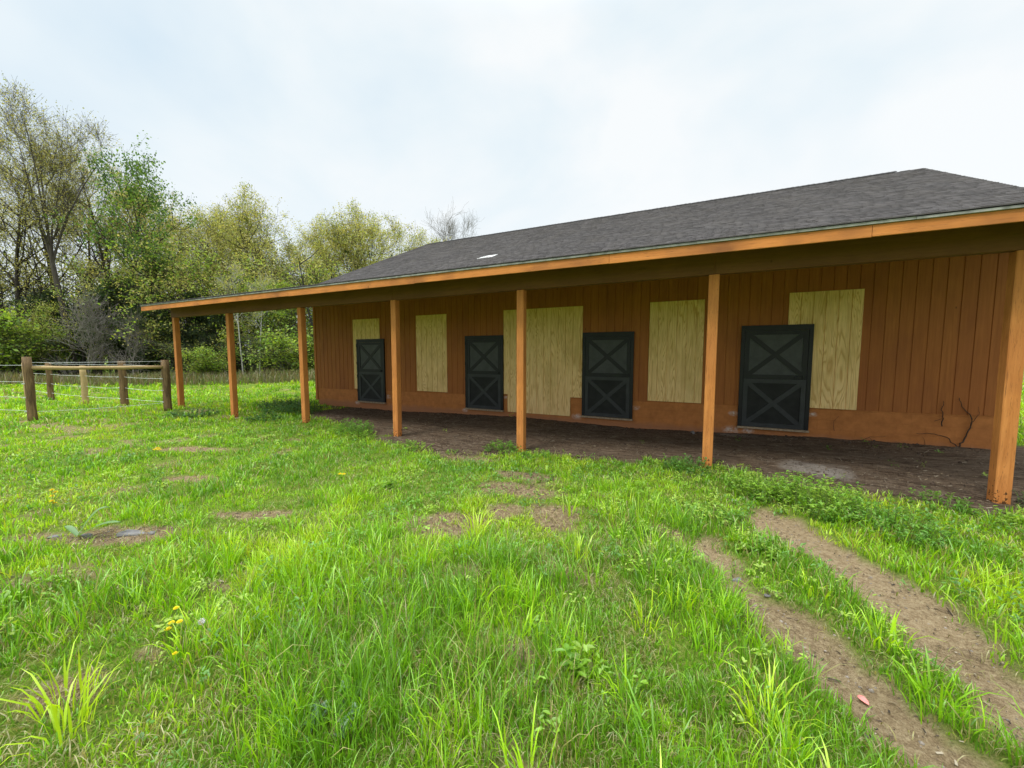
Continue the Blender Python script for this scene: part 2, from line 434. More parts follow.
# ------------------------------------------------------------------ camera
CH = 1.74
YAW = R(25.93)
cam = bpy.data.cameras.new('camera'); co = bpy.data.objects.new('camera', cam); col.objects.link(co)
cam.sensor_width = 36; cam.lens = 385/1024*36; cam.clip_end = 3000; cam.clip_start = .05
co.location = (0, 0, CH); co.rotation_euler = (R(90-4.46), 0, YAW)
scene.camera = co
fwd = np.array([-math.sin(YAW), math.cos(YAW)]); rgt = np.array([math.cos(YAW), math.sin(YAW)])
def spot(px, depth):          # ground point at a bearing (given as a picture column) and distance
    p = fwd*depth + rgt*((px-512)/385*depth)
    return float(p[0]), float(p[1])

# ------------------------------------------------------------------ stable building
barn = empty('stable_building', (0, 0, 0))
tag(barn, 'long orange-brown wooden horse stable with grey shingle roof and open post porch', 'stable')
XR_ROOF, XL_ROOF = 5.95, -12.98
XR_EAVE = 5.42
YR, ZR = 16.5, 7.40
ZB = 4.22            # height of the break between porch roof and main roof
Y2 = YR*2 - YW
def sid_bottom(x): return .46 + (x-XL)/(XR-XL)*.19

# grooved siding: vertical profile extruded in z
def grooved(x0, x1, yf, thick, zlo, zhi, name, mat, parent, pitch=.203, gw=.013, gd=.009, phase=XL):
    xsn = [x0]; prof = [yf]
    k = math.ceil((x0 - phase + .02)/pitch)
    while phase + k*pitch < x1 - .02:
        g = phase + k*pitch
        xsn += [g-gw/2-.002, g-gw/2, g+gw/2, g+gw/2+.002]; prof += [yf, yf+gd, yf+gd, yf]; k += 1
    xsn.append(x1); prof.append(yf)
    n = len(xsn); v = []; f = []
    for i in range(n): v.append((xsn[i], prof[i], zlo(xsn[i]) if callable(zlo) else zlo))
    for i in range(n): v.append((xsn[i], prof[i], zhi(xsn[i]) if callable(zhi) else zhi))
    for i in range(n-1): f.append((i, i+1, n+i+1, n+i))
    # returns and back
    b = len(v); yb = yf + thick
    zl = lambda x: zlo(x) if callable(zlo) else zlo
    zh = lambda x: zhi(x) if callable(zhi) else zhi
    for i in range(n): v.append((xsn[i], yb, zl(xsn[i])))
    for i in range(n): v.append((xsn[i], yb, zh(xsn[i])))
    for i in range(n-1):
        f.append((b+i+1, b+i, b+n+i, b+n+i+1)); f.append((i+1, i, b+i, b+i+1)); f.append((n+i, n+i+1, b+n+i+1, b+n+i))
    f.append((0, n, b+n, b)); f.append((n-1, b+n-1, b+2*n-1, 2*n-1))
    mb = MB(); mb.add(v, f)
    return mb.build(name, mat, parent)
wall = grooved(XL, XR, YW, .05, sid_bottom, ZB-.16, 'wall', M['siding'], barn)
# side and back walls with gables
mb = MB()
for x0, x1 in ((XL, XL+.05), (XR-.05, XR)):
    vs = []
    for x in (x0, x1):
        vs += [(x, YW+.052, -.3), (x, Y2-.052, -.3), (x, Y2-.052, ZB-.1), (x, YR, ZR-.12), (x, YW+.052, ZB-.1)]
    mb = MB(); mb.add(vs, [(0,1,2,3,4), (9,8,7,6,5), (0,5,6,1), (1,6,7,2), (2,7,8,3), (3,8,9,4), (4,9,5,0)])
    mb.build('gable_wall', M['siding'], barn)
mb = MB(); mb.box(XL, XR, Y2-.05, Y2, -.3, ZB-.16)
mb.build('rear_wall', M['siding'], barn)
mb = MB()
vs = []
for y in (YW+.016, YW+.3):
    vs += [(XL+.01, y, -.5), (XR-.01, y, -.5), (XR-.01, y, sid_bottom(XR)-.002), (XL+.01, y, sid_bottom(XL)-.002)]
mb.add(vs, [(0,1,2,3), (7,6,5,4), (0,4,5,1), (1,5,6,2), (2,6,7,3), (3,7,4,0)])
mb.build('foundation', M['found'], barn)
for x0, x1 in ((XL-.10, XL-.002), (XR+.002, XR+.03)):
    mb = MB(); mb.box(x0, x1, YW-.022, YW+.09, .02, ZB-.17, .004); mb.build('corner_board', M['trim'], barn)

# plywood patches
panels = [
  ('square-headed bare plywood patch behind the leftmost stable door', [(-10.93,-9.70,.52,2.93)], -10.93),
  ('narrow bare plywood patch standing alone between two doors', [(-8.14,-6.97,.56,2.95)], -8.14),
  ('widest bare plywood patch, stepped along its bottom edge', [(-5.01,-4.885,.60,2.965),(-4.885,-3.04,.095,2.965),(-3.04,-2.73,.60,2.965)], -5.01),
  ('bare plywood patch with cathedral grain and faint worn smudges', [(-1.10,.065,.615,2.96)], -1.10),
  ('bare plywood patch partly hidden behind the rightmost stable door', [(1.63,2.82,.635,2.995)], 1.63)]
for lab, boxes, ph in panels:
    mb = MB()
    for (a, b, z0, z1) in boxes:
        v = []
        k = math.ceil((a-ph+.02)/.203); X = [a]; P = [YW-.018]
        while ph + k*.203 < b-.02:
            g = ph+k*.203
            X += [g-.0065, g-.005, g+.005, g+.0065]; P += [YW-.018, YW-.006, YW-.006, YW-.018]; k += 1
        X.append(b); P.append(YW-.018); n = len(X)
        v = [(X[i], P[i], z0) for i in range(n)] + [(X[i], P[i], z1) for i in range(n)] + [(X[i], YW-.0015, z0) for i in range(n)] + [(X[i], YW-.0015, z1) for i in range(n)]
        f = []
        for i in range(n-1):
            f += [(i, i+1, n+i+1, n+i), (2*n+i, 2*n+i+1, i+1, i), (n+i, n+i+1, 3*n+i+1, 3*n+i)]
        f += [(0, n, 3*n, 2*n), (n-1, 3*n-1, 4*n-1, 2*n-1)]
        mb.add(v, f)
    o = mb.build('plywood_patch', M['ply'], barn); o['label'] = lab

# doors ------------------------------------------------------------
def make_door(x, z, w=1.265, h=2.20):
    d = empty('stable_door', (x, YW, z), 0, barn)
    fw = .07
    def bx_(name, mat, *a, b=.003):
        mb = MB(); mb.box(*a, b); return mb.build(name, M[mat], d)
    # one connected frame: two jambs and a head
    mb = MB(); y0, y1 = -.052, -.001
    q = [(0,.03),(fw,.03),(fw,h-.11),(w-fw,h-.11),(w-fw,.03),(w,.03),(w,h),(0,h)]
    mb.add([(a, y0, c) for a, c in q]+[(a, y1, c) for a, c in q], [(0,1,2,7),(2,3,6,7),(3,4,5,6),(15,10,9,8),(15,14,11,10),(14,13,12,11)]+[(i, 8+i, 8+(i+1) % 8, (i+1) % 8) for i in range(8)])
    mb.build('door_frame', M['black'], d)
    bx_('door_sill', 'sill', -.01, w+.01, -.095, -.001, -.012, .028)
    hm = .03 + (h-.14)*.505
    bx_('dark_gap_backing', 'black', fw+.001, w-fw-.001, -.024, -.001, .031, h-.112, b=0)  # black sheet added behind the leaves so the gap between them looks dark
    for nm, z0, z1, pm, bm_ in (('upper', hm+.006, h-.114, 'panel_up', 'black'), ('lower', .036, hm-.006, 'panel_lo', 'bar_lo')):
        x0, x1 = fw+.006, w-fw-.006; s = .085
        bx_(nm+'_door_panel', pm, x0+.04, x1-.04, -.030, -.004, z0+.04, z1-.04, b=0)
        mb = MB(); y0, y1 = -.046, -.0032
        o_ = [(x0,z0),(x1,z0),(x1,z1),(x0,z1)]; i_ = [(x0+s,z0+s),(x1-s,z0+s),(x1-s,z1-s),(x0+s,z1-s)]
        V = [(a, y0, c) for a, c in o_+i_]+[(a, y1, c) for a, c in o_+i_]
        F = []
        for k in range(4):
            k2 = (k+1) % 4
            F += [(k, k2, 4+k2, 4+k), (8+k2, 8+k, 12+k, 12+k2), (k, 8+k, 8+k2, k2), (4+k, 4+k2, 12+k2, 12+k)]
        mb.add(V, F); mb.build(nm+'_door_frame', M[bm_], d)
        a = (x0+s-.01, z0+s-.01); b = (x1-s+.01, z1-s+.01)
        for zz, dy in (((a[1], b[1]), -.0305), ((b[1], a[1]), -.0335)):
            cb = MB(); cb.beam((a[0], dy, zz[0]), (b[0], dy, zz[1]), .09, .010, (0,-1,0)); cb.build('cross_brace', M[bm_], d)
        if nm == 'upper':
            bx_('latch', 'black', x1-.2, x1-.03, -.066, -.047, z0+.015, z0+.06)
            bx_('latch_handle', 'black', x1-.075, x1-.045, -.082, -.067, z0+.005, z0+.075)
    for zz in (.35, .85, 1.3, 1.9):
        mb = MB(); mb.tube([(.012, -.058, zz), (.012, -.058, zz+.1)], .011, 8); mb.build('hinge', M['black'], d)
    return d
doors = [(-10.76,.075,'leftmost black stable door with plywood patch above it'),
         (-6.29,.10,'black two-leaf stable door between the lone patch and the widest plywood patch'),
         (-2.715,.115,'black two-leaf stable door right of the widest plywood patch'),
         (.80,.135,'rightmost and nearest black two-leaf stable door')]
for i, (x, z, lab) in enumerate(doors):
    d = make_door(x, z, 1.27 if i != 3 else 1.265, 2.17 if i < 3 else 2.21)
    d['label'] = lab

# posts ------------------------------------------------------------
px = [3.235, .155, -2.965, -5.995, -9.05, -12.195, -15.16]
for i, x in enumerate(px):
    z0 = h1(x, YP) - .25
    mb = MB(); mb.box(-.07, .07, -.07, .07, 0, 2.895-z0, .008)
    o = mb.build('porch_post', M['post'], barn); o.location = (x, YP, z0)
    o.rotation_euler = (R(.25*((i*7) % 5-2)*.3), R(.3*((i*5) % 4-1.5)*.3), 0)
# object coordinates of the post begin underground: lift wear zone
# beam
bx = [-15.30, -12.195, -5.995, .155, 5.02]
for a, b in zip(bx[:-1], bx[1:]):
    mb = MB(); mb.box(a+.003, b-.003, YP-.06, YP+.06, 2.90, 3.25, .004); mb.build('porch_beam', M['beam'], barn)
# cap blocks at splices
# porch roof slab
XE0, XE1 = -15.66, 5.3
ZE = 3.185   # underside top of deck at eave
sl = (ZB-.02-ZE-.06)/(YW-YE)
def deck(x0, x1, y0, y1, z0, z1, t, name, mat):
    mb = MB()
    vs = [(x0,y0,z0-t),(x1,y0,z0-t),(x1,y1,z1-t),(x0,y1,z1-t),(x0,y0,z0),(x1,y0,z0),(x1,y1,z1),(x0,y1,z1)]
    mb.add(vs, [(0,3,2,1),(4,5,6,7),(0,1,5,4),(1,2,6,5),(2,3,7,6),(3,0,4,7)])
    return mb.build(name, mat, barn)
ztop0, ztop1 = 3.235, ZB-.03
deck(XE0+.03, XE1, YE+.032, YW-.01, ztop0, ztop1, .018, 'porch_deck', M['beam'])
mb = MB()
xx = XE0 + .3
m_ = (ztop1-ztop0)/(YW-YE)
while xx < XE1:
    z0 = ztop0-.02 + m_*.04; z1 = ztop1-.02 - m_*.04
    vs = []
    for x in (xx, xx+.04):
        vs += [(x, YE+.035, z0), (x, YW-.03, z1), (x, YW-.03, z1-.14), (x, YP+.4, z0+m_*1.0-.14), (x, YP+.07, 3.255), (x, YP-.07, 3.255), (x, YE+.035, z0-.085)]
    n = 7
    mb = MB(); mb.add(vs, [tuple(range(n)), tuple(range(2*n-1, n-1, -1))] + [(i, n+i, n+(i+1) % n, (i+1) % n) for i in range(n)])
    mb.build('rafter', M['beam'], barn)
    xx += .61
# fascia boards, butt jointed
mb = MB()
fx = [XE0, -12.4, -8.6, -4.9, -1.25, 1.72, XE1]
for i, (a, b) in enumerate(zip(fx[:-1], fx[1:])):
    e = [.0, .004, -.003, .003, 0, .005, 0][i]
    mb = MB(); mb.box(a+.0025, b-.0025, YE, YE+.03, 3.07+e, 3.205, .003); mb.build('fascia_board', M['fascia'], barn)
mb = MB()
vs = []
for x in (XE0, XE0+.028):
    vs += [(x, YE+.031, 3.07), (x, YW, 3.07+m_*(YW-YE)), (x, YW, 3.205+m_*(YW-YE)), (x, YE+.031, 3.21)]
mb.add(vs, [(0,1,2,3),(7,6,5,4),(0,4,5,1),(1,5,6,2),(2,6,7,3),(3,7,4,0)])
mb.build('barge_board', M['fascia'], barn)
mb = MB()
k = XE0-.015
seg = np.random.default_rng(8)
while k < XE1:
    L = seg.uniform(.9, 3.0); d = seg.uniform(-.004, .004)
    mb = MB(); mb.box(k, min(k+L, XE1), YE-.022+d, YE+.04, 3.208+d*.5, 3.240+d, .003); k += L+.002
    mb.build('drip_edge', M['drip'], barn)

# shingles: real overlapping tabs
def shingle_field(x0, x1a, ya, za, yb, zb, name, course=.142, seed=1, parent=barn, x1b=None):
    r = np.random.default_rng(seed)
    L = math.hypot(yb-ya, zb-za); uy, uz = (yb-ya)/L, (zb-za)/L
    ny_, nz_ = -uz, uy
    if nz_ < 0: ny_, nz_ = -ny_, -nz_
    V = []; Fq = []; Cc = []
    nrow = int(L/course)+1
    for k in range(nrow):
        s0 = k*course; s1 = min(L, s0+course*1.25)
        if s0 >= L-.01: break
        x = x0 - r.uniform(0, .25); x1 = x1a + ((x1b if x1b is not None else x1a)-x1a)*s0/L
        while x < x1:
            w = r.uniform(.13, .34); a = max(x, x0); b = min(x+w-.004, x1); x += w
            if b-a < .02: continue
            lift = r.choice([.010, .016], p=[.55, .45]) + r.uniform(0, .003)
            ds = r.uniform(-.006, .006) if k else 0
            tone = r.uniform(.095, .155) if r.random() > .04 else r.uniform(.14, .17)
            cc = np.array([tone*1.08, tone*.97, tone*.95])
            p = []
            for (xx_, s, hh) in ((a, s0+ds, 0), (b, s0+ds, 0), (b, s1, -.006), (a, s1, -.006), (a, s0+ds, lift), (b, s0+ds, lift), (b, s1, .003), (a, s1, .003)):
                p.append((xx_, ya+uy*s+ny_*hh, za+uz*s+nz_*hh))
            n = len(V); V += p; Cc += [cc]*8
            Fq += [(n+4,n+5,n+6,n+7), (n,n+1,n+5,n+4), (n+1,n+2,n+6,n+5), (n+3,n,n+4,n+7)]
    return np_mesh(name, np.array(V), [np.array(Fq)], M['roof'], np.array(Cc), False, parent)
shingle_field(XE0-.02, XE1, YE-.035, 3.245, YW, ZB, 'porch_shingles', seed=1)
main_roof = shingle_field(XL_ROOF, XR_EAVE, YW-.03, ZB+.005, YR, ZR, 'roof', seed=2, x1b=XR_ROOF)
shingle_field(XL_ROOF, XR_EAVE, Y2+.03, ZB+.005, YR, ZR, 'rear_roof', course=.3, seed=3, x1b=XR_ROOF)
# roof deck under the shingles
for s, y0 in ((1, YW), (-1, Y2)):
    vs = []
    for xa, xb in ((XL_ROOF+.01, XL_ROOF+.01), (XR_EAVE-.01, XR_ROOF-.01)):
        vs += [(xa, y0-s*.02, ZB-.13), (xb, YR, ZR-.13), (xb, YR, ZR-.012), (xa, y0-s*.02, ZB-.012)]
    mb = MB(); mb.add(vs, [(0,1,2,3),(7,6,5,4),(0,4,5,1),(1,5,6,2),(2,6,7,3),(3,7,4,0)])
    mb.build('roof_deck', M['beam'], barn)
mb = MB()
k = XL_ROOF
while k < 5.28:
    e = seg.uniform(0, .008)
    for s in (1, -1):
        vs = []
        for x, hh in ((k, .012+e), (min(k+.3, 5.3), .03+e)):
            vs += [(x, YR, ZR+hh+.012), (x, YR-s*.14, ZR+hh-.068+.012)]
            vs += [(x, YR, ZR+hh), (x, YR-s*.14, ZR+hh-.068)]
        mb.add(vs, [(0,1,5,4), (1,3,7,5), (4,5,7,6), (0,2,3,1)])
    k += .145
mb.build('ridge_cap', simple('ridge_shingle', (.07,.065,.066), .9, 60, .35), barn)
# rake trims
for xe, xr, w_ in ((XL_ROOF-.02, XL_ROOF-.02, .022), (XR_EAVE-.002, XR_ROOF-.002, .022)):
    for s, y0 in ((1, YW), (-1, Y2)):
        vs = []
        for dx in (0, w_): vs += [(xe+dx, y0-s*.03, ZB-.15), (xr+dx, YR-s*.002, ZR-.15), (xr+dx, YR-s*.002, ZR-.0), (xe+dx, y0-s*.03, ZB-.0)]
        mb = MB(); mb.add(vs, [(0,1,2,3),(7,6,5,4),(0,4,5,1),(1,5,6,2),(2,6,7,3),(3,7,4,0)]); mb.build('rake_board', M['drip'], barn)
# pale torn patch on the main slope and small scrap at eave
def on_roof(x, y, lift=.03): return (x, y, ZB + (y-YW)*(ZR-ZB)/(YR-YW) + lift)
mb = MB()
PX, PY = -6.62, 11.0
q = [on_roof(PX, PY), on_roof(PX+.55, PY+.03), on_roof(PX+.62, PY+.33), on_roof(PX+.3, PY+.30), on_roof(PX+.1, PY+.22)]
mb.add(q + [(a, b, c-.012) for a, b, c in q], [(0,1,2,3,4), (9,8,7,6,5)] + [(i, 5+i, 5+(i+1) % 5, (i+1) % 5) for i in range(5)])
mb.build('torn_patch', M['paper'], barn)

# dead vine on the foundation: its own thing
def vine(name, pts_list, label):
    mb = MB()
    for pts, r0 in pts_list:
        P = []
        for i in range(len(pts)-1):
            for t in np.linspace(0, 1, 4, endpoint=False):
                a, b = pts[i], pts[i+1]
                P.append((a[0]*(1-t)+b[0]*t+random.uniform(-.012,.012), YW-.016-random.uniform(0,.01)-a[2]*0, a[1]*(1-t)+b[1]*t+random.uniform(-.012,.012)))
        P.append((pts[-1][0], YW-.014, pts[-1][1]))
        n = len(P)
        mb.tube(P, [r0*(1-.7*i/n) for i in range(n)], 5)
    return tag(mb.build(name, M['vine'], None), label, 'vine')
def wp(x, z): return (x, z, 0)
def V3(l): return [(a, b, 0) for a, b in l]
vine('dead_vine', [(V3([(4.28,.02),(4.36,.2),(4.42,.42),(4.42,.62),(4.30,.80),(4.25,.95)]), .014),
                   (V3([(4.28,.05),(4.12,.22),(3.9,.26),(3.72,.25)]), .009),
                   (V3([(4.05,.42),(4.06,.6),(4.03,.72),(4.05,.88)]), .010),
                   (V3([(4.42,.5),(4.52,.66),(4.5,.8)]), .005), (V3([(3.95,.5),(4.06,.56)]), .005),
                   (V3([(3.85,.04),(3.8,.2)]), .004)],
     'dry brown vine clinging to the wall base beside the nearest porch post')
vine('dead_vine', [(V3([(2.95,.04),(3.05,.12),(3.3,.16)]), .006), (V3([(2.5,.2),(2.48,.38),(2.56,.5)]), .004), (V3([(3.05,.1),(3.1,.0)]), .004)],
     'thin dry creeper low on the wall base right of the nearest door')

# ------------------------------------------------------------------ fence
fence = empty('wire_fence', (-15.62, 3.43, 0))
tag(fence, 'round wooden post fence with one peeled rail and white wires beside the left field', 'fence')
fl = Matrix.Translation((15.62, -3.43, 0))
def fpost(x, y, h, r, tilt=(0,0), mat='fpost', label=None):
    z0 = h1(x, y)
    mb = MB(); n = 14
    pts = []; rad = []
    for i in range(7):
        t = i/6; pts.append((tilt[0]*t*h + math.sin(i*2.1)*.006, tilt[1]*t*h + math.cos(i*1.7)*.006, -.2 + (h+.2)*t)); rad.append(r*(1.06-.1*t) * (1+.02*math.sin(i*3)))
    mb.tube(pts, rad, n)
    o = mb.build('fence_post', M[mat], fence, True); o.location = (x+15.62, y-3.43, z0)
    if label: o['label'] = label
    return (x, y, z0)
A = fpost(-15.56, 3.47, 1.66, .088, (-.01, .0), label='thickest fence post, nearest the camera at the left')
B = fpost(-14.84, 6.01, 1.57, .10, (-.03, .02), label='leaning dark fence post beside the last porch post')
Cc_ = fpost(-17.28, 5.85, 1.51, .10); D_ = fpost(-19.4, 5.55, 1.33, .085, mat='rail'); E_ = fpost(-22.2, 5.45, 1.42, .085); F_ = fpost(-25.4, 5.6, 1.38, .10, mat='rail')
G_ = fpost(-24.8, 1.2, 1.45, .1)
mb = MB()
a = Vector((A[0], A[1]+.05, 1.38)); b = Vector((B[0]-.02, B[1]-.05, 1.345))
pts = [a.lerp(b, t) + Vector((0, 0, -.012*math.sin(t*3.1)+.004*math.sin(t*17))) - Vector((-15.62, 3.43, 0)) for t in np.linspace(0, 1, 10)]
mb.tube(pts, [.052+.004*math.sin(i*1.3) for i in range(10)], 10)
mb.build('rail', M['rail'], fence, True)
def wire(p, q, z, sag=.03, r=.0055):
    mb = MB()
    pts = []
    for t in np.linspace(0, 1, 9):
        pts.append((p[0]+(q[0]-p[0])*t+15.62, p[1]+(q[1]-p[1])*t-3.43, z - sag*4*t*(1-t)))
    mb.tube(pts, r, 4)
    return mb.build('fence_wire', M['wire'], fence)
line = [B, Cc_, D_, E_, F_]
for p, q in zip(line[:-1], line[1:]):
    for z, s in ((1.38,.01),(.98,.02),(.62,.04),(.26,.02)):
        if q is F_ and z > 1.3: z = 1.3
        wire(p, q, z, s, .0045)
for z, s in ((1.45,.02),(1.02,.02),(.62,.03),(.27,.03)):
    wire(A, (-24.8, 1.2), z, s, .004)
    wire((-24.8, 1.2), (-34, -1.0), z, s, .0045)
for z, s in ((1.52,.01),(.24,.03)): wire(A, B, z, s, .004)
for p in (A, B, Cc_, D_, E_):
    for z in (.26, .62, .98):
        mb = MB(); mb.box(p[0]+15.62-.014, p[0]+15.62+.014, p[1]-3.43-.125, p[1]-3.43-.08, z-.015, z+.015, .003); mb.build('insulator', M['wire'], fence)

# ------------------------------------------------------------------ trees
def gen_tree(seed, Ht, r0, clear=.2, nl1=11, up=.35, spread=1.0, wob=.10, n2=(5,8), n3=(4,6), ntw=3, leaves=8, lsz=.12, cols=None, lean=0, fork=None, sides=(7,5,4,3), leafprob=1.0, clump=.28, minleaf=.0, longtw=1.0, droop=0, lszm=1.0, fang=(14,34), rmin=.006, fr=.6):
    r = random.Random(seed); nr = np.random.default_rng(seed)
    mb = MB(); pts_leaf = []; clump_id = []
    def poly(start, d, L, seg, w, upb):
        P = [start.copy()]; d = d.normalized()
        for i in range(seg):
            d = (d + Vector((r.gauss(0,w), r.gauss(0,w), r.gauss(0,w*.7)+upb/seg))).normalized()
            P.append(P[-1] + d*(L/seg))
        return P, d
    def along(P, t):
        k = t*(len(P)-1); i = min(int(k), len(P)-2); f = k-i
        return P[i].lerp(P[i+1], f), (P[i+1]-P[i]).normalized()
    def side(d, ang):
        a = d.orthogonal().normalized(); a.rotate(Matrix.Rotation(r.uniform(0, 2*math.pi), 3, d))
        return (d*math.cos(ang) + a*math.sin(ang)).normalized()
    def grow(start, d, L, rad, lev):
        seg = (9, 6, 5, 3, 2)[lev]
        P, dd = poly(start, d, L, seg, wob*(1,1.3,1.6,1.8,1.8)[lev], up*(0,1,.8,.5,.3)[lev])
        end = .25 if lev else .12
        mb.tube(P, [max(rmin, rad*(1-(1-end)*(i/seg)**.9)) for i in range(seg+1)], sides[min(lev, 3)], False)
        if lev == 3 or lev == 4:
            if r.random() < leafprob and P[-1].z > minleaf*Ht:
                cid = r.random()
                n = int(leaves*(1 if lev == 4 else 1.0)*r.uniform(.6, 1.4))
                for _ in range(n):
                    t = r.uniform(.25, 1.05); p, _d = along(P, min(t, .999))
                    pts_leaf.append((p.x+r.gauss(0, clump), p.y+r.gauss(0, clump), p.z+r.gauss(0, clump*.7)-droop*abs(r.gauss(0,.2)))); clump_id.append(cid)
        if lev == 3:
            for _ in range(ntw):
                p, t_ = along(P, r.uniform(.3, .98)); grow(p, side(t_, R(r.uniform(25, 60))), r.uniform(.4, .9)*longtw, rad*.5, 4)
        elif lev == 2:
            for _ in range(r.randint(*n3)):
                p, t_ = along(P, r.uniform(.2, .98)); grow(p, side(t_, R(r.uniform(25, 60))), L*r.uniform(.3, .55), rad*.45, 3)
        elif lev == 1:
            for _ in range(r.randint(*n2)):
                p, t_ = along(P, r.uniform(.2, .97)); grow(p, side(t_, R(r.uniform(25, 55))), L*r.uniform(.35, .6), rad*.5, 2)
        return P
    def stem(start, d, L, rad, cl, n):
        P, dd = poly(start, d, L, 9, wob*.35, .05)
        mb.tube(P, [rad*(1.25 if i == 0 else 1)*(1-.88*(i/9)**1.0) for i in range(10)], sides[0], False)
        for k in range(n):
            t = cl + (1-cl)*((k+r.random()*.8)/n)**.9; p, t_ = along(P, min(t, .985))
            env = math.sin(math.pi*min(1, max(.12, .15+.85*(t-cl)/(1-cl+1e-6))))**.6 if spread > 0 else 1
            grow(p, side(t_, R(r.uniform(32, 60))), Ht*.30*spread*(.45+.75*env)*r.uniform(.75, 1.15), rad*(1-.8*t)*.55, 1)
    if fork:
        fh, nf = fork
        P, dd = poly(Vector((0,0,-.3)), Vector((lean,0,1)), Ht*fh+.3, 6, wob*.3, 0)
        mb.tube(P, [r0*(1.25 if i == 0 else 1)*(1-.25*i/6) for i in range(7)], sides[0], False)
        for k in range(nf):
            th = 2*math.pi*k/nf + r.uniform(-.4,.4); an = R(r.uniform(*fang))
            d = Vector((math.cos(th)*math.sin(an), math.sin(th)*math.sin(an), math.cos(an)))
            stem(P[-1], d, Ht*(1-fh)*r.uniform(.8, 1.0), r0*fr, .12, max(4, nl1//nf+1))
    else:
        stem(Vector((0,0,-.3)), Vector((lean,0,1)), Ht*.97, r0, clear, nl1)
    pl = np.array(pts_leaf) if pts_leaf else np.zeros((0,3)); ci = np.array(clump_id)
    n = len(pl)
    mesh_l = None
    if n:
        a = nr.normal(size=(n,3)); a /= np.linalg.norm(a, axis=1)[:, None]
        b = nr.normal(size=(n,3)); b -= (b*a).sum(1)[:, None]*a; b /= np.linalg.norm(b, axis=1)[:, None]
        s = lsz*nr.uniform(.55, 1.3, n)[:, None]
        s = s*lszm
        V = np.stack([pl-a*s*.5, pl+b*s*.34-a*s*.05, pl+a*s*.5, pl-b*s*.34+a*s*.05], 1).reshape(-1, 3)
        cols = np.array(cols); k = (ci*len(cols)).astype(int) % len(cols)
        c = cols[k]*nr.uniform(.75, 1.25, n)[:, None]*(1+.35*(ci*7.13 % 1-.5))[:, None]
        C4 = np.repeat(c, 4, 0)
        Fi = np.arange(n*4).reshape(-1, 4)
        mesh_l = (V, Fi, C4)
    return mb, mesh_l
def make_proto(name, bark, **kw):
    mb, ml = gen_tree(**kw)
    me = bpy.data.meshes.new(name+'_trunk'); me.from_pydata(mb.v, [], mb.f); me.polygons.foreach_set('use_smooth', [True]*len(me.polygons)); me.materials.append(M[bark]); me.update()
    lm = None
    if ml:
        o = np_mesh(name+'_crown', ml[0], [ml[1]], M['leaf'], ml[2]); lm = o.data; bpy.data.objects.remove(o)
    return me, lm
YG = [(.46,.46,.13),(.53,.50,.16),(.36,.41,.10),(.58,.53,.22),(.30,.37,.08)]
OL = [(.36,.35,.10),(.43,.40,.13),(.27,.30,.07),(.50,.45,.20)]
GR = [(.09,.19,.03),(.14,.24,.04),(.19,.31,.045),(.06,.13,.025)]
BG = [(.28,.44,.05),(.38,.50,.07),(.20,.34,.04)]
DK = [(.045,.08,.028),(.07,.12,.035),(.03,.06,.024),(.11,.14,.045)]
P = {}
P['oak'] = make_proto('oak', 'bark_dark', seed=1, Ht=20.5, r0=.30, clear=.10, nl1=18, up=.6, spread=.95, wob=.12, n2=(5,7), n3=(4,5), ntw=3, leaves=10, lsz=.125, cols=OL, clump=.26, leafprob=.58)
P['oak2'] = make_proto('oak2', 'bark_dark', seed=4, Ht=20, r0=.26, clear=.14, nl1=17, up=.7, spread=.78, wob=.10, n2=(5,7), n3=(4,5), ntw=3, leaves=9, lsz=.125, cols=OL+YG[:2], clump=.26, leafprob=.58)
P['fork'] = make_proto('fork', 'bark', seed=5, Ht=20.5, r0=.22, fork=(.46, 5), nl1=30, up=.9, spread=.42, wob=.09, n2=(5,7), n3=(4,5), ntw=3, leaves=5, lsz=.12, cols=OL, longtw=1.6, clump=.30, leafprob=.6, fang=(5,15), fr=.42)
P['maple'] = make_proto('maple', 'bark_dark', seed=11, Ht=17, r0=.20, clear=.20, nl1=17, up=.7, spread=.92, wob=.09, n2=(4,6), n3=(3,5), ntw=2, leaves=9, lsz=.21, cols=GR, clump=.36, leafprob=.85)
P['yel'] = make_proto('yel', 'bark_dark', seed=13, Ht=16, r0=.19, clear=.14, nl1=19, up=.7, spread=.90, wob=.10, n2=(5,7), n3=(4,5), ntw=3, leaves=10, lsz=.15, cols=YG, clump=.28, leafprob=.56)
P['yel2'] = make_proto('yel2', 'bark_dark', seed=17, Ht=15, r0=.18, fork=(.2, 3), nl1=21, up=.7, spread=.70, wob=.11, n2=(5,7), n3=(4,5), ntw=3, leaves=9, lsz=.15, cols=YG+OL[:1], clump=.28, leafprob=.56, fang=(10,26))
P['under'] = make_proto('under', 'bark_dark', seed=21, Ht=8, r0=.10, clear=.12, nl1=13, up=.3, spread=1.0, wob=.14, n2=(5,7), n3=(4,5), ntw=3, leaves=8, lsz=.13, cols=YG+BG, clump=.2, leafprob=.55)
P['under2'] = make_proto('under2', 'bark', seed=22, Ht=7, r0=.08, clear=.08, nl1=13, up=.3, spread=1.0, wob=.15, n2=(5,7), n3=(4,5), ntw=3, leaves=11, lsz=.12, cols=BG+YG[2:3], clump=.2, leafprob=.7)
P['bare'] = make_proto('bare', 'bark_pale', seed=31, Ht=12, r0=.14, clear=.15, nl1=18, up=.8, spread=.9, wob=.12, n2=(5,7), n3=(4,6), ntw=4, leaves=.5, lsz=.1, cols=OL, longtw=1.3)
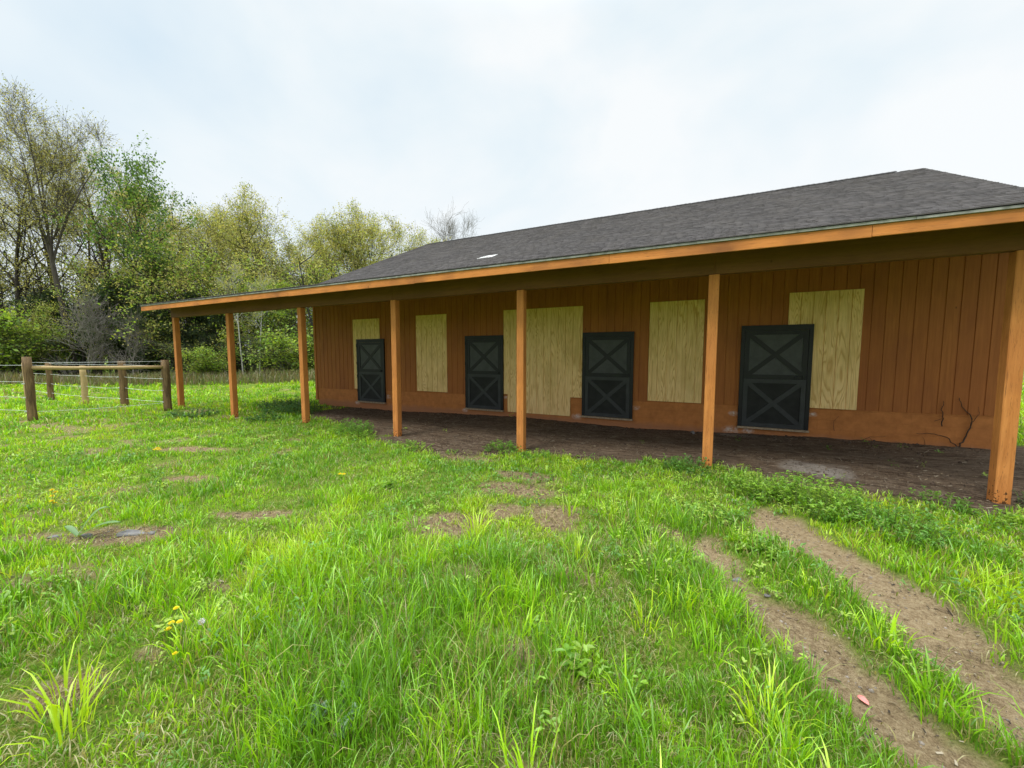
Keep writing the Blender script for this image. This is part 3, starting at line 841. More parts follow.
P['brush'] = make_proto('brush', 'twig', seed=33, Ht=5.2, r0=.05, clear=.03, nl1=15, up=.9, spread=1.0, wob=.13, n2=(4,6), n3=(3,4), ntw=2, leaves=.6, lsz=.09, cols=OL, longtw=1.5, sides=(5,4,3,3), rmin=.010)
P['brush2'] = make_proto('brush2', 'bark', seed=35, Ht=4.4, r0=.05, fork=(.05, 5), nl1=14, up=.2, spread=1.0, wob=.24, n2=(3,5), n3=(3,4), ntw=2, leaves=7, lsz=.13, cols=DK+OL[2:3], sides=(5,4,3,3), leafprob=.5, clump=.2)
P['cedar'] = make_proto('cedar', 'bark_dark', seed=41, Ht=8.5, r0=.13, clear=.04, nl1=26, up=-.1, spread=.8, wob=.10, n2=(6,8), n3=(4,5), ntw=3, leaves=12, lsz=.15, cols=DK, clump=.2, droop=.6)
P['bush'] = make_proto('bush', 'bark', seed=51, Ht=3.2, r0=.04, fork=(.04, 5), nl1=18, up=.3, spread=.9, wob=.18, n2=(4,6), n3=(3,5), ntw=3, leaves=9, lsz=.12, cols=BG+YG[2:3], clump=.16, sides=(4,3,3,3), leafprob=.6)
P['birch'] = make_proto('birch', 'birch', seed=61, Ht=9, r0=.075, clear=.5, nl1=8, up=.5, spread=.5, wob=.08, n2=(3,5), n3=(3,4), ntw=2, leaves=7, lsz=.12, cols=YG, clump=.2, leafprob=.6)
PH = {k: max(v.co.z for v in me_.vertices) for k, (me_, lm_) in P.items()}
GROUPS = dict(oak='tall oaks at the left of the wood', oak2='tall oaks at the left of the wood', fork='tall oaks at the left of the wood', maple='tall oaks at the left of the wood',
  yel='yellow-green trees behind the stable', yel2='yellow-green trees behind the stable', under='small trees at the edge of the wood', under2='small trees at the edge of the wood', bare='leafless trees',
  brush='bare twiggy shrubs at the edge of the wood', brush2='low dark shrubs at the edge of the wood', cedar='dark evergreens at the edge of the wood', bush='green bushes at the edge of the wood', birch='pale birch stems')
seenk = {}
def tree(kind, pxl, depth, ytop, rot, name, cat, label, group=None, wid=1.0):
    x, y = spot(pxl, depth)
    ht = (354-ytop)/385*depth + CH
    s = ht/PH[kind]
    t = empty(name, (x, y, 0), rot)
    tag(t, label, cat, group)
    t.scale = (s*wid, s*wid, s)
    t['group'] = GROUPS[kind]
    me, lm = P[kind]
    a = bpy.data.objects.new('trunk', me); col.objects.link(a); a.parent = t
    if lm is not None:
        b = bpy.data.objects.new('crown', lm); col.objects.link(b); b.parent = t
    return t
TR = [
 ('oak', -30, 30, 160, .3, 'oak_tree', 'tree', 'tall oak with heavy dark limbs at the far left edge of the wood', 1.0),
 ('oak2', 22, 29, 128, 1.7, 'oak_tree', 'tree', 'dark-trunked oak with olive spring leaves, second from the left edge', .95),
 ('fork', 76, 28, 112, .9, 'forked_tree', 'tree', 'thinly leaved tree with upright forked grey limbs and bare top twigs', .95),
 ('oak2', 118, 33, 150, 3.9, 'oak_tree', 'tree', 'olive-leaved oak showing between the forked tree and the dark green maple', .85),
 ('maple', 160, 28, 160, 2.2, 'maple_tree', 'tree', 'maple with darker green larger leaves standing above its neighbours', .88),
 ('yel', 212, 31, 205, .5, 'young_oak', 'tree', 'yellow-green tree just right of the dark green maple', 1.0),
 ('yel', 266, 35, 193, 2.6, 'young_oak', 'tree', 'yellow-green tree above the left part of the porch roof, tallest of the middle row', 1.0),
 ('yel2', 305, 38, 218, 4.1, 'young_oak', 'tree', 'many-stemmed yellow-green tree behind the second porch bay', 1.0),
 ('yel', 346, 39, 200, 5.2, 'young_oak', 'tree', 'yellow-green tree rising behind the left end of the main roof', 1.05),
 ('yel2', 388, 43, 222, 1.1, 'young_oak', 'tree', 'broad yellow tree crown behind the sloping roof end', 1.1),
 ('yel', 420, 46, 232, 3.3, 'young_oak', 'tree', 'smallest yellow tree crown peeping above the rising roof edge', .9),
 ('bare', 446, 52, 213, .4, 'bare_tree', 'tree', 'leafless grey tree alone above the roof ridge left end', .9),
 ('oak2', 62, 35, 145, 5.1, 'oak_tree', 'tree', 'olive tree filling the gap behind the forked tree', 1.0),
 ('yel2', 188, 37, 190, .9, 'young_oak', 'tree', 'pale yellow-green tree close behind the right side of the maple', 1.0),
 ('yel', 240, 42, 212, 2.2, 'young_oak', 'tree', 'yellow-green tree in the back row right of the maple', 1.0),
 ('yel2', 286, 46, 215, 5.1, 'young_oak', 'tree', 'yellow-green tree in the back row above the third porch post', 1.0),
 ('yel', 326, 48, 215, .1, 'young_oak', 'tree', 'yellow-green tree in the back row above the roof end tip', 1.0),
 ('yel', 368, 49, 216, 4.0, 'young_oak', 'tree', 'yellow-green tree in the back row over the low end of the grey roof', 1.0),
 ('yel2', 404, 52, 226, 2.8, 'young_oak', 'tree', 'yellow-green tree in the back row nearest the leafless tree', 1.0),
 ('oak2', 98, 37, 160, 2.4, 'oak_tree', 'tree', 'olive tree in the back row just left of the maple', .85),
 ('yel2', 132, 36, 185, 3.7, 'young_oak', 'tree', 'lower yellow tree in the back row under the left side of the maple', .95),
 ('oak', 155, 41, 188, 1.2, 'oak_tree', 'tree', 'dark-limbed tree in the back row behind the maple trunk', .8),
 ('yel', -10, 36, 170, 1.2, 'young_oak', 'tree', 'yellow-green tree between the oaks at the far left edge', .9),
 ('yel', 206, 34, 222, 3.6, 'young_oak', 'tree', 'yellow-green tree filling the dip right of the maple', .9),
 ('yel2', 284, 37, 232, 1.9, 'young_oak', 'tree', 'lower yellow-green tree between the two tall crowns over the porch roof', .9),
 ('under', 60, 25.8, 300, 3.3, 'understory_tree', 'tree', 'low green sapling right behind the thick fence post', 1.0),
 ('under', 100, 27, 255, 1.0, 'understory_tree', 'tree', 'small yellow-green tree in front of the forked tree', 1.0),
 ('under', 190, 27.5, 240, 2.9, 'understory_tree', 'tree', 'small bright yellow-green tree below the maple', 1.1),
 ('under', 232, 28.5, 248, 4.4, 'understory_tree', 'tree', 'small yellow-green tree directly above the last porch posts', 1.1),
 ('under2', 268, 29.5, 268, 5.6, 'understory_tree', 'tree', 'fresh green small tree behind the second porch bay', 1.1),
 ('under2', 300, 31, 282, .2, 'understory_tree', 'tree', 'fresh green small tree beside the stable corner', 1.2),
 ('under', 335, 34, 262, 3.0, 'understory_tree', 'tree', 'low yellow-green tree half hidden by the roof end', 1.2),
 ('cedar', 128, 28, 278, 0, 'cedar_tree', 'evergreen', 'dark evergreen left of the porch roof tip', 1.1),
 ('cedar', 162, 27.5, 292, 2.1, 'cedar_tree', 'evergreen', 'dark evergreen right behind the porch roof tip', 1.2),
 ('cedar', 205, 29, 290, 4.0, 'cedar_tree', 'evergreen', 'dark evergreen seen between the two last porch posts', 1.2),
 ('cedar', 60, 30, 288, 5.0, 'cedar_tree', 'evergreen', 'dark evergreen behind the grey brush at the left', 1.1),
 ('brush', 88, 25.2, 285, 2.4, 'bare_shrub', 'shrub', 'tallest tangle of bare pale twigs behind the fence rail', .95),
 ('brush', 132, 24.9, 305, 4.4, 'bare_shrub', 'shrub', 'bare grey shrub just left of the last porch post', .85),
 ('brush2', 40, 25.6, 318, 1.0, 'brushy_shrub', 'shrub', 'low dark brushy shrub between green bush and grey twigs', 1.2),
 ('brush2', 188, 26.0, 330, 4.2, 'brushy_shrub', 'shrub', 'low dark shrub in the leftmost porch opening', 1.4),
 ('brush2', 272, 27.0, 330, .7, 'brushy_shrub', 'shrub', 'low dark shrub near the pale birch stems', 1.4),
 ('bush', 2, 25.0, 303, .6, 'green_bush', 'bush', 'bright green bush at the left edge behind the fence', 1.3),
 ('bush', 22, 25.2, 322, 2.6, 'green_bush', 'bush', 'smaller bright green bush second from the left edge', 1.2),
 ('bush', 207, 25.2, 342, 3.6, 'green_bush', 'bush', 'bright green bush between the two last porch posts', 1.3),
 ('bush', 292, 27.5, 328, 1.6, 'green_bush', 'bush', 'green bush next to the stable corner', 1.7),
 ('bush', 322, 30, 325, 1.9, 'green_bush', 'bush', 'green bush mostly hidden behind the stable corner board', 1.7),
 ('birch', 243, 26.2, 262, 0, 'birch_tree', 'tree', 'straight slender pale birch stem in the second porch bay', .9),
 ('birch', 259, 26.6, 272, 2.0, 'birch_tree', 'tree', 'leaning slender pale birch stem nearer the third porch post', .9),
]
for (k, pxl, dp, yt, rot, nm, cat, lab, wid) in TR:
    t = tree(k, pxl, dp, yt, rot, nm, cat, lab, None, wid)
    if 'leaning slender' in lab: t.rotation_euler = (R(3), R(7), 1.0)
# far-off wood: one mass of thin trunks and leaf clumps behind the front trees
def woodland():
    r = np.random.default_rng(77)
    mb = MB()
    def pt(px_, dp): return fwd*dp + rgt*((px_-512)/385*dp)
    for _ in range(820):
        dp = r.uniform(28.5, 60); q = pt(r.uniform(-260, 480 if dp > 33 else 330), dp); h = r.uniform(4.5, 9)*(1 if r.random() < .8 else .5)
        l = r.normal(0, .05, 2); rad = r.uniform(.04, .17)
        p = [Vector((q[0]+l[0]*z+math.sin(z+q[0])*.08, q[1]+l[1]*z, z-.2)) for z in np.linspace(0, h, 6)]
        mb.tube(p, [rad*(1-.8*i/5) for i in range(6)], 4, False)
        for _b in range(6):
            z = r.uniform(.25, .95)*h; a = r.uniform(0, 6.28); L = r.uniform(1, 2.6)
            s = Vector((q[0]+l[0]*z, q[1]+l[1]*z, z)); e = s + Vector((math.cos(a)*L*.7, math.sin(a)*L*.7, L*.7))
            mb.tube([s, s.lerp(e, .5)+Vector((0,0,-.12)), e], [rad*.4, rad*.25, .01], 3, False)
    nv = len(mb.v)
    nb = len(mb.f)
    # leaf clumps
    nc = 4600
    dp = r.uniform(32, 60, nc); pxs = r.uniform(-260, 480, nc)
    cz = 12.5*r.beta(1.0, 1.9, nc)*(dp/40) + .2
    P0 = fwd[None]*dp[:, None] + rgt[None]*((pxs-512)/385*dp)[:, None]
    m = 17
    idx = np.repeat(np.arange(nc), m)
    c = np.stack([P0[idx,0]+r.normal(0,.55,nc*m), P0[idx,1]+r.normal(0,.55,nc*m), np.abs(cz[idx]+r.normal(0,.42,nc*m))], 1)
    n = len(c)
    a = r.normal(size=(n,3)); a /= np.linalg.norm(a, axis=1)[:, None]
    b = np.cross(a, r.normal(size=(n,3))); b /= np.linalg.norm(b, axis=1)[:, None]
    s = r.uniform(.12, .30, n)[:, None]
    V = np.stack([c-a*s*.5, c+b*s*.36, c+a*s*.5, c-b*s*.36], 1).reshape(-1, 3)
    pal = np.array([(.045,.08,.022),(.08,.13,.03),(.14,.19,.045),(.10,.10,.05),(.03,.055,.02),(.18,.22,.05)])
    cc = pal[r.integers(0, len(pal), nc)][idx]*r.uniform(.7, 1.3, n)[:, None]
    tc = np.tile(np.array([(.06,.05,.042)]), (nv, 1))
    verts = np.concatenate([np.array(mb.v), V]); cols = np.concatenate([tc, np.repeat(cc, 4, 0)])
    quads = np.array([f for f in mb.f])
    lf = np.arange(n*4).reshape(-1, 4) + nv
    o = np_mesh('woodland', verts, [quads, lf], M['leaf'], cols)
    tag(o, 'dense leafy wood of thin dark trunks behind the front row of trees', 'woodland', kind='stuff')
woodland()

# ------------------------------------------------------------------ grass
def in_front(x, y, lim=64):
    u = x*fwd[0]+y*fwd[1]; v = x*rgt[0]+y*rgt[1]
    return np.abs(np.degrees(np.arctan2(v, u))) < lim
def no_build(x, y):
    return (x > XL-.1) & (x < XR+.1) & (y > YW-.02) & (y < Y2+.1)
GV, GF3, GF4, GC = [], [], [], []
cnt = 0
def blades(x, y, L, W, lean_dir, lean, colr, zoff=-.01):
    """curved tapered blades, 7 verts each"""
    global cnt
    n = len(x); z = H(x, y) + zoff
    dx, dy = np.cos(lean_dir), np.sin(lean_dir)
    sx, sy = -dy, dx
    tw = rng.uniform(-.9, .9, n); wx = sx*np.cos(tw)-sy*np.sin(tw); wy = sx*np.sin(tw)+sy*np.cos(tw)
    V = np.zeros((n, 7, 3), np.float32)
    for k, (t, wk) in enumerate(((0, .75), (.38, 1.0), (.74, .7))):
        o = lean*L*(t**1.9); zz = L*t*np.sqrt(np.maximum(.05, 1-(lean*.75*t)**2))
        for j, sg in enumerate((-1, 1)):
            V[:, k*2+j, 0] = x+dx*o+wx*W*.5*wk*sg; V[:, k*2+j, 1] = y+dy*o+wy*W*.5*wk*sg; V[:, k*2+j, 2] = z+zz
    o = lean*L*1.0; V[:, 6, 0] = x+dx*o; V[:, 6, 1] = y+dy*o; V[:, 6, 2] = z+L*np.sqrt(np.maximum(.05, 1-(lean*.85)**2))*(1-lean*.12)
    b = cnt + np.arange(n)[:, None]*7
    GF4.append(np.concatenate([b+np.array([[0,1,3,2]]), b+np.array([[2,3,5,4]])])); GF3.append(b+np.array([[4,5,6]]))
    GV.append(V.reshape(-1, 3)); GC.append(np.repeat(colr, 7, 0)); cnt += n*7
PALG = np.array([(.29,.58,.010),(.43,.70,.014),(.54,.76,.024),(.18,.40,.010),(.13,.30,.014),(.60,.66,.05),(.25,.52,.02)])
def grass_color(x, y, n):
    f = fbm(x, y, 1.3, 60); g = fbm(x, y, .35, 66)
    k = np.clip((f*.6+g*.4-.28)/.44, 0, .999)
    base = np.where((k < .33)[:, None], PALG[rng.choice([3,4,6,0], n, p=[.4,.25,.2,.15])], np.where((k < .66)[:, None], PALG[rng.choice([0,1,3], n, p=[.45,.4,.15])], PALG[rng.choice([1,2,5], n, p=[.45,.43,.12])]))
    th_ = fbm(x, y, .28, 68)
    dry = rng.random(n) < np.where(th_ > .6, .28, .05)
    base = np.where(dry[:, None], np.array([(.46,.40,.15)]), base)
    return base*rng.uniform(.65, 1.2, n)[:, None]
def sample_ring(r0, r1, dens, lim=64):
    a = math.radians(lim); n = int(dens*(r1*r1-r0*r0)*a)
    r = np.sqrt(rng.uniform(r0*r0, r1*r1, n)); th = rng.uniform(-a, a, n)
    x = fwd[0]*r*np.cos(th)+rgt[0]*r*np.sin(th); y = fwd[1]*r*np.cos(th)+rgt[1]*r*np.sin(th)
    return x, y
def near_patch(x, y):
    m = np.ones_like(x)
    for (a, b, rx, ry, ang) in PATCH[:12]: m = np.minimum(m, .25+.75*sstep(.9, 2.1, np.hypot((x-a)/rx, (y-b+.12)/ry)))
    return m
def height_field(x, y):
    t = fbm(x, y, .9, 70)
    h = .06 + .17*sstep(.38, .68, t)
    h *= np.interp(np.hypot(x, y), [0, 3.2, 5, 7, 12, 30], [1.05, 1.0, .66, .45, .5, .9])*near_patch(x, y)
    # lusher strip between and beside the wheel tracks
    d1 = pl_dist(x, y, T1); d2 = pl_dist(x, y, T2)
    near = np.exp(-((np.minimum(d1, d2)-.38)/.16)**2)*(y < 4.4)
    h = np.maximum(h, .17*near)
    return h
for (r0, r1, tuft, per, W, ls) in ((-1, 6, 170, 7, .008, .9), (-1, 12, 14, 6, .016, 1.3), (.5, 2.2, 760, 9, .0048, 1.0), (2.2, 3.6, 560, 8, .0055, 1.0), (3.6, 5.5, 400, 7, .007, 1.0), (5.5, 8, 230, 7, .009, 1.05), (8, 13, 115, 6, .013, 1.15), (13, 22, 40, 6, .024, 1.3), (22, 42, 10, 5, .042, 1.5)):
    if r0 < 0:
        x, y = sample_ring(0, r1, tuft, 180); kk = (np.hypot(x, y) < .5) | ~in_front(x, y, 64); x, y = x[kk], y[kk]; r0 = 1
    else: x, y = sample_ring(r0, r1, tuft)
    tr_, ba_, po_ = masks(x, y)
    keep = (rng.random(len(x)) > np.maximum(np.maximum(tr_*1.02, ba_*.93), po_*1.05)) & ~no_build(x, y)
    x, y = x[keep], y[keep]
    n = len(x); hf = height_field(x, y)
    th = np.where(rng.random(n) < .5, rng.uniform(.035, .085, n)*(1+.25*(r0 > 5)), rng.uniform(.6, 1.35, n)*hf)*ls; tl = rng.uniform(0, 2*np.pi, n)
    spr = rng.uniform(.015, .05, n)*(1+r0*.12)
    i = np.repeat(np.arange(n), per); m = len(i)
    ang = rng.uniform(0, 2*np.pi, m); rr = spr[i]*np.sqrt(rng.random(m))
    bx_, by_ = x[i]+np.cos(ang)*rr, y[i]+np.sin(ang)*rr
    ld = ang + rng.normal(0, .7, m); ln = np.clip(rng.normal(.42, .22, m), .03, .95)
    L = th[i]*rng.uniform(.5, 1.25, m)
    blades(bx_, by_, L, W*rng.uniform(.6, 1.35, m), ld, ln, grass_color(x[i], y[i], m))
for (r0, r1, dn, W) in ((.5, 3.6, 1900, .004), (3.6, 8, 380, .006), (8, 14, 50, .010)):
    x, y = sample_ring(r0, r1, dn); tr_, ba_, po_ = masks(x, y)
    kp = ((fbm(x, y, .5, 75) > .50) | (ba_ > .35)) & (rng.random(len(x)) > np.maximum(tr_*.9, po_)) & ~no_build(x, y); x, y = x[kp], y[kp]; m = len(x)
    tp = np.array([(.42,.36,.15),(.34,.30,.11),(.24,.22,.07),(.30,.38,.06),(.50,.45,.22)])
    blades(x, y, rng.uniform(.03, .085, m), W*rng.uniform(.6,1.3,m), rng.uniform(0,6.28,m), rng.uniform(.8, 1.12, m), tp[rng.integers(0,5,m)]*rng.uniform(.7,1.15,m)[:,None], .004)
# bold tussocks of long blades in the foreground
tx, ty = sample_ring(.6, 4.2, 3.2)
tr_, ba_, po_ = masks(tx, ty); kp = (np.maximum(tr_, po_) < .35) & (fbm(tx, ty, .9, 70) > .42); tx, ty = tx[kp], ty[kp]
extra = [(-2.9,2.3),(-2.4,2.25),(-3.3,2.6),(-1.9,3.1),(-.1,2.75),(.1,2.35),(.35,2.0),(.2,2.9),(-.25,2.5),(.55,1.75),(1.05,2.95),(1.1,2.5),(.8,3.35),(1.35,2.3),(-2.6,1.1),(-1.1,1.6)]
tx = np.concatenate([tx, [e[0] for e in extra]]); ty = np.concatenate([ty, [e[1] for e in extra]])
i = np.repeat(np.arange(len(tx)), 24); m = len(i)
ang = rng.uniform(0, 2*np.pi, m); rr = .10*np.sqrt(rng.random(m))
tc = PALG[rng.choice([0,1,2,3,6], len(tx), p=[.25,.3,.2,.15,.1])]
blades(tx[i]+np.cos(ang)*rr, ty[i]+np.sin(ang)*rr, rng.uniform(.13, .30, m)*rng.uniform(.75,1.1,len(tx))[i], rng.uniform(.006, .011, m), ang+rng.normal(0,.4,m), np.clip(rng.normal(.5,.22,m),.05,.95), tc[i]*rng.uniform(.8,1.2,m)[:,None])
grass = np_mesh('grass', np.concatenate(GV), [np.concatenate(GF4), np.concatenate(GF3)], M['grass'], np.concatenate(GC))
tag(grass, 'bright spring grass of uneven height covering the yard and field', 'grass', kind='stuff')

# tall dry grass along the edge of the wood
GV, GF3, GF4, GC = [], [], [], []; cnt = 0
n = 15000
pxs = rng.uniform(-160, 400, n); dp = 23.7 + rng.normal(0, .55, n) + (pxs-100)*.006
x = fwd[0]*dp + rgt[0]*(pxs-512)/385*dp; y = fwd[1]*dp + rgt[1]*(pxs-512)/385*dp
k = ~no_build(x, y); x, y = x[k], y[k]; n = len(x)
pal = np.array([(.33,.26,.15),(.26,.20,.12),(.20,.22,.08),(.16,.22,.05)])
blades(x, y, rng.uniform(.3, .95, n)*(.6+.8*fbm(x,y,2.5,80)), rng.uniform(.012,.03,n), rng.uniform(0,6.28,n), np.clip(rng.normal(.3,.2,n),0,.9), pal[rng.integers(0,4,n)]*rng.uniform(.8,1.2,n)[:,None])
o = np_mesh('dry_grass', np.concatenate(GV), [np.concatenate(GF4), np.concatenate(GF3)], M['grass'], np.concatenate(GC))
tag(o, 'tall pale dead grass along the foot of the wood', 'dry grass', kind='stuff')

# ------------------------------------------------------------------ leafy weeds
def leaf_quads(c, az, el, L, W):
    """6-vertex leaves starting at c heading az/el; returns V(n*6,3)"""
    d = np.stack([np.cos(az)*np.cos(el), np.sin(az)*np.cos(el), np.sin(el)], 1)
    s = np.stack([-np.sin(az), np.cos(az), np.zeros_like(az)], 1)
    up_ = np.cross(s, d)*-1; up_ *= np.sign(up_[:, 2:3]+1e-9)
    L = L[:, None]; W = W[:, None]
    return np.stack([c, c+d*L*.35+s*W*.5+up_*W*.12, c+d*L*.72+s*W*.40+up_*W*.08-np.array([[0,0,1]])*L*.06, c+d*L-np.array([[0,0,1]])*L*.18, c+d*L*.72-s*W*.40+up_*W*.08-np.array([[0,0,1]])*L*.06, c+d*L*.35-s*W*.5+up_*W*.12], 1)
LFI = np.array([[0,1,2,3],[0,3,4,5]])
def leafmesh(name, V, C, mat='grass', parent=None):
    n = len(V); b = np.arange(n)[:, None]*6
    F = np.concatenate([b+LFI[0][None], b+LFI[1][None]])
    return np_mesh(name, V.reshape(-1, 3), [F], M[mat], np.repeat(C, 6, 0), False, parent)
x, y = [], []
for (r0, r1, d) in ((.6, 3, 16), (3, 6.2, 50), (6.2, 11, 26), (11, 20, 4)):
    a, b = sample_ring(r0, r1, d); x.append(a); y.append(b)
x = np.concatenate(x); y = np.concatenate(y)
tr_, ba_, po_ = masks(x, y)
zone = fbm(x, y, 1.0, 90)
band = np.exp(-((y-5.2-.3*np.sin(x))/.9)**2)*.12 + np.exp(-(np.hypot(x+1.0, y-4.2)/1.0)**2)*.12
k = (zone+band > .53) & (rng.random(len(x)) > np.maximum(tr_*.93, po_*.95)) & (rng.random(len(x)) > ba_*.6) & ~no_build(x, y)
x, y = x[k], y[k]
edge_n = 900     # rosettes on the rim of the porch soil and of the tracks
n = len(x); per = 10; i = np.repeat(np.arange(n), per); m = len(i)
sz = rng.uniform(.014, .036, n)*(1+.06*np.hypot(x, y)); st = rng.uniform(.01, .13, n)
hz = rng.random(m)
az = rng.uniform(0, 6.283, m); el = rng.uniform(-.1, .9, m)
z = H(x, y)[i] + hz*st[i] + height_field(x, y)[i]*.35
c = np.stack([x[i]+np.cos(az)*.012+rng.normal(0,.02,m), y[i]+np.sin(az)*.012+rng.normal(0,.02,m), z], 1)
pw = np.array([(.26,.46,.03),(.32,.52,.04),(.18,.38,.03),(.13,.30,.03),(.38,.54,.06)])
ck = (fbm(x, y, 1.7, 95)*8).astype(int) % 5
V = leaf_quads(c, az, el, sz[i]*rng.uniform(.7,1.3,m), sz[i]*rng.uniform(.35,.6,m))
o = leafmesh('low_weeds', V, pw[ck][i]*rng.uniform(.75,1.2,m)[:,None])
tag(o, 'low broad-leaved weeds scattered through the lawn', 'weeds', kind='stuff')

# distinct leafy plants: stems and leaves ---------------------------
def plant(x, y, r, h, n, cols, label, lsz=.05, name='leafy_weed', cat='weed', seed=0):
    q = np.random.default_rng(seed+100)
    z0 = h1(x, y); t = empty(name, (x, y, z0)); tag(t, label, cat)
    mb = MB(); P_, C_ = [], []
    cols = np.array(cols)
    for k in range(n):
        a = q.uniform(0, 6.28); rr = r*math.sqrt(q.random()); bx0, by0 = math.cos(a)*rr, math.sin(a)*rr
        hh = h*(1-.5*(rr/r)**2)*q.uniform(.55, 1.1)
        ex, ey = bx0*1.25+q.normal(0,.03), by0*1.25+q.normal(0,.03)
        zb = h1(x+bx0, y+by0)-z0
        mb.tube([(bx0, by0, zb-.02), ((bx0+ex)/2, (by0+ey)/2, zb+hh*.55), (ex, ey, zb+hh)], [.004,.003,.0015], 3, False)
        for j in range(11):
            u = q.uniform(.2, 1); P_.append((bx0+(ex-bx0)*u, by0+(ey-by0)*u, zb+hh*u)); C_.append(cols[k % len(cols)]*q.uniform(.8,1.2))
    mb.build('stems', simple(name+'_stem', (.16,.22,.05)), t)
    c = np.array(P_); m = len(c)
    V = leaf_quads(c, q.uniform(0,6.28,m), q.uniform(-.2,.8,m), lsz*q.uniform(.6,1.3,m), lsz*q.uniform(.3,.5,m))
    leafmesh('leaves', V, np.array(C_), 'grass', t)
    return t
LG = [(.26,.46,.04),(.20,.40,.035),(.32,.48,.06)]
DG = [(.07,.18,.04),(.09,.22,.04),(.06,.15,.05)]
MG = [(.14,.33,.035),(.19,.38,.04)]
plant(1.15, 5.30, .46, .36, 150, LG, 'bright yellow-green weed mound at the soil edge left of the nearest post', .05, seed=1)
plant(.72, 5.5, .34, .30, 90, LG, 'yellow-green weed mound just right of the second nearest post', .045, seed=2)
plant(1.75, 4.95, .38, .28, 90, MG, 'mid green weed mound between the wheel track and the soil', .045, seed=3)
plant(-7.0, 6.15, .38, .38, 100, MG, 'bushy green weed left of the fourth nearest post', .055, seed=4)
plant(-6.4, 5.9, .26, .2, 36, LG, 'light green weed beside the fourth nearest post', .05, seed=5)
plant(-11.2, 7.6, .7, .42, 140, DG, 'dark green nettle patch beside the third porch post from the left', .07, seed=6)
plant(-12.6, 8.4, .8, .45, 150, DG, 'dark green nettle patch behind the second porch post from the left', .07, seed=7)
plant(-10.6, 6.4, .4, .25, 60, DG, 'dark weed clump right of the second porch post from the left', .06, seed=8)
plant(-13.3, 6.0, .5, .22, 70, DG, 'low dark weed clump between the two leftmost porch posts', .06, seed=9)
plant(-4.9, 5.75, .30, .16, 40, LG, 'small light weed clump on the soil rim under the widest plywood patch', .045, seed=10)
plant(-3.25, 6.3, .30, .22, 46, MG, 'green weeds around the foot of the third nearest post', .05, seed=11)
plant(-2.55, 6.15, .25, .16, 34, MG, 'low green weeds right of the third nearest post', .045, seed=12)
plant(-.12, 6.2, .30, .22, 44, [(.10,.24,.05),(.13,.30,.05)], 'dark grass-like weeds left of the second nearest post', .05, seed=13)
plant(2.55, 6.0, .30, .14, 34, MG, 'sparse weeds on the soil left of the nearest post', .04, seed=14)
plant(3.05, 5.6, .35, .14, 46, LG, 'low green weeds in front of the nearest post', .04, seed=15)
plant(3.5, 6.3, .22, .30, 40, [(.05,.06,.03),(.04,.035,.025),(.10,.14,.06)], 'dark withered weed against the foot of the nearest post', .04, seed=16)
plant(4.0, 6.0, .4, .28, 70, [(.12,.26,.10),(.10,.22,.08)], 'blue-green weeds at the right edge beside the nearest post', .05, seed=17)
plant(-.55, 1.95, .05, .22, 4, LG, 'single light green weed standing in the foreground grass', .07, seed=18)
plant(-1.5, 1.15, .10, .10, 9, [(.18,.30,.15)], 'grey-green broad-leaved weed low in the foreground', .05, seed=19)
plant(-3.5, 3.6, .10, .20, 10, LG, 'light green weed sprig in the middle of the lawn', .06, seed=20)
plant(.15, 4.5, .25, .14, 30, LG, 'pale green weed cluster at the head of the left wheel track', .05, seed=21)
plant(.55, 3.95, .2, .12, 26, LG, 'pale green weed cluster between the wheel tracks', .05, seed=22)

# big strap-leaved plant and yellow flower stalks --------------------
def strap_plant(x, y, label, leaves):
    t = empty('strap_leaf_plant', (x, y, h1(x, y))); tag(t, label, 'plant')
    for (az, L, W, rise) in leaves:
        V = []; F = []; n = 8
        for k in range(n+1):
            u = k/n; w = W*math.sin(math.pi*min(1, .12+u*.88))**.7*.5
            cx, cy = math.cos(az)*L*u, math.sin(az)*L*u; cz = .02+rise*math.sin(u*1.9)
            V += [(cx-math.sin(az)*w, cy+math.cos(az)*w, cz+.012), (cx, cy, cz), (cx+math.sin(az)*w, cy-math.cos(az)*w, cz+.012)]
        for k in range(n):
            b = k*3; F += [(b, b+1, b+4, b+3), (b+1, b+2, b+5, b+4)]
        c = np.tile(np.array([(.20,.34,.13)]), (len(V), 1))
        np_mesh('leaf', np.array(V), [np.array(F)], M['grass'], c, True, t)
x, y = -5.20, 1.36
strap_plant(x, y, 'plant with broad pale strap leaves beside the bare patch at the left', [(.55,.38,.085,.12),(1.3,.22,.06,.22),(3.4,.16,.05,.08)])

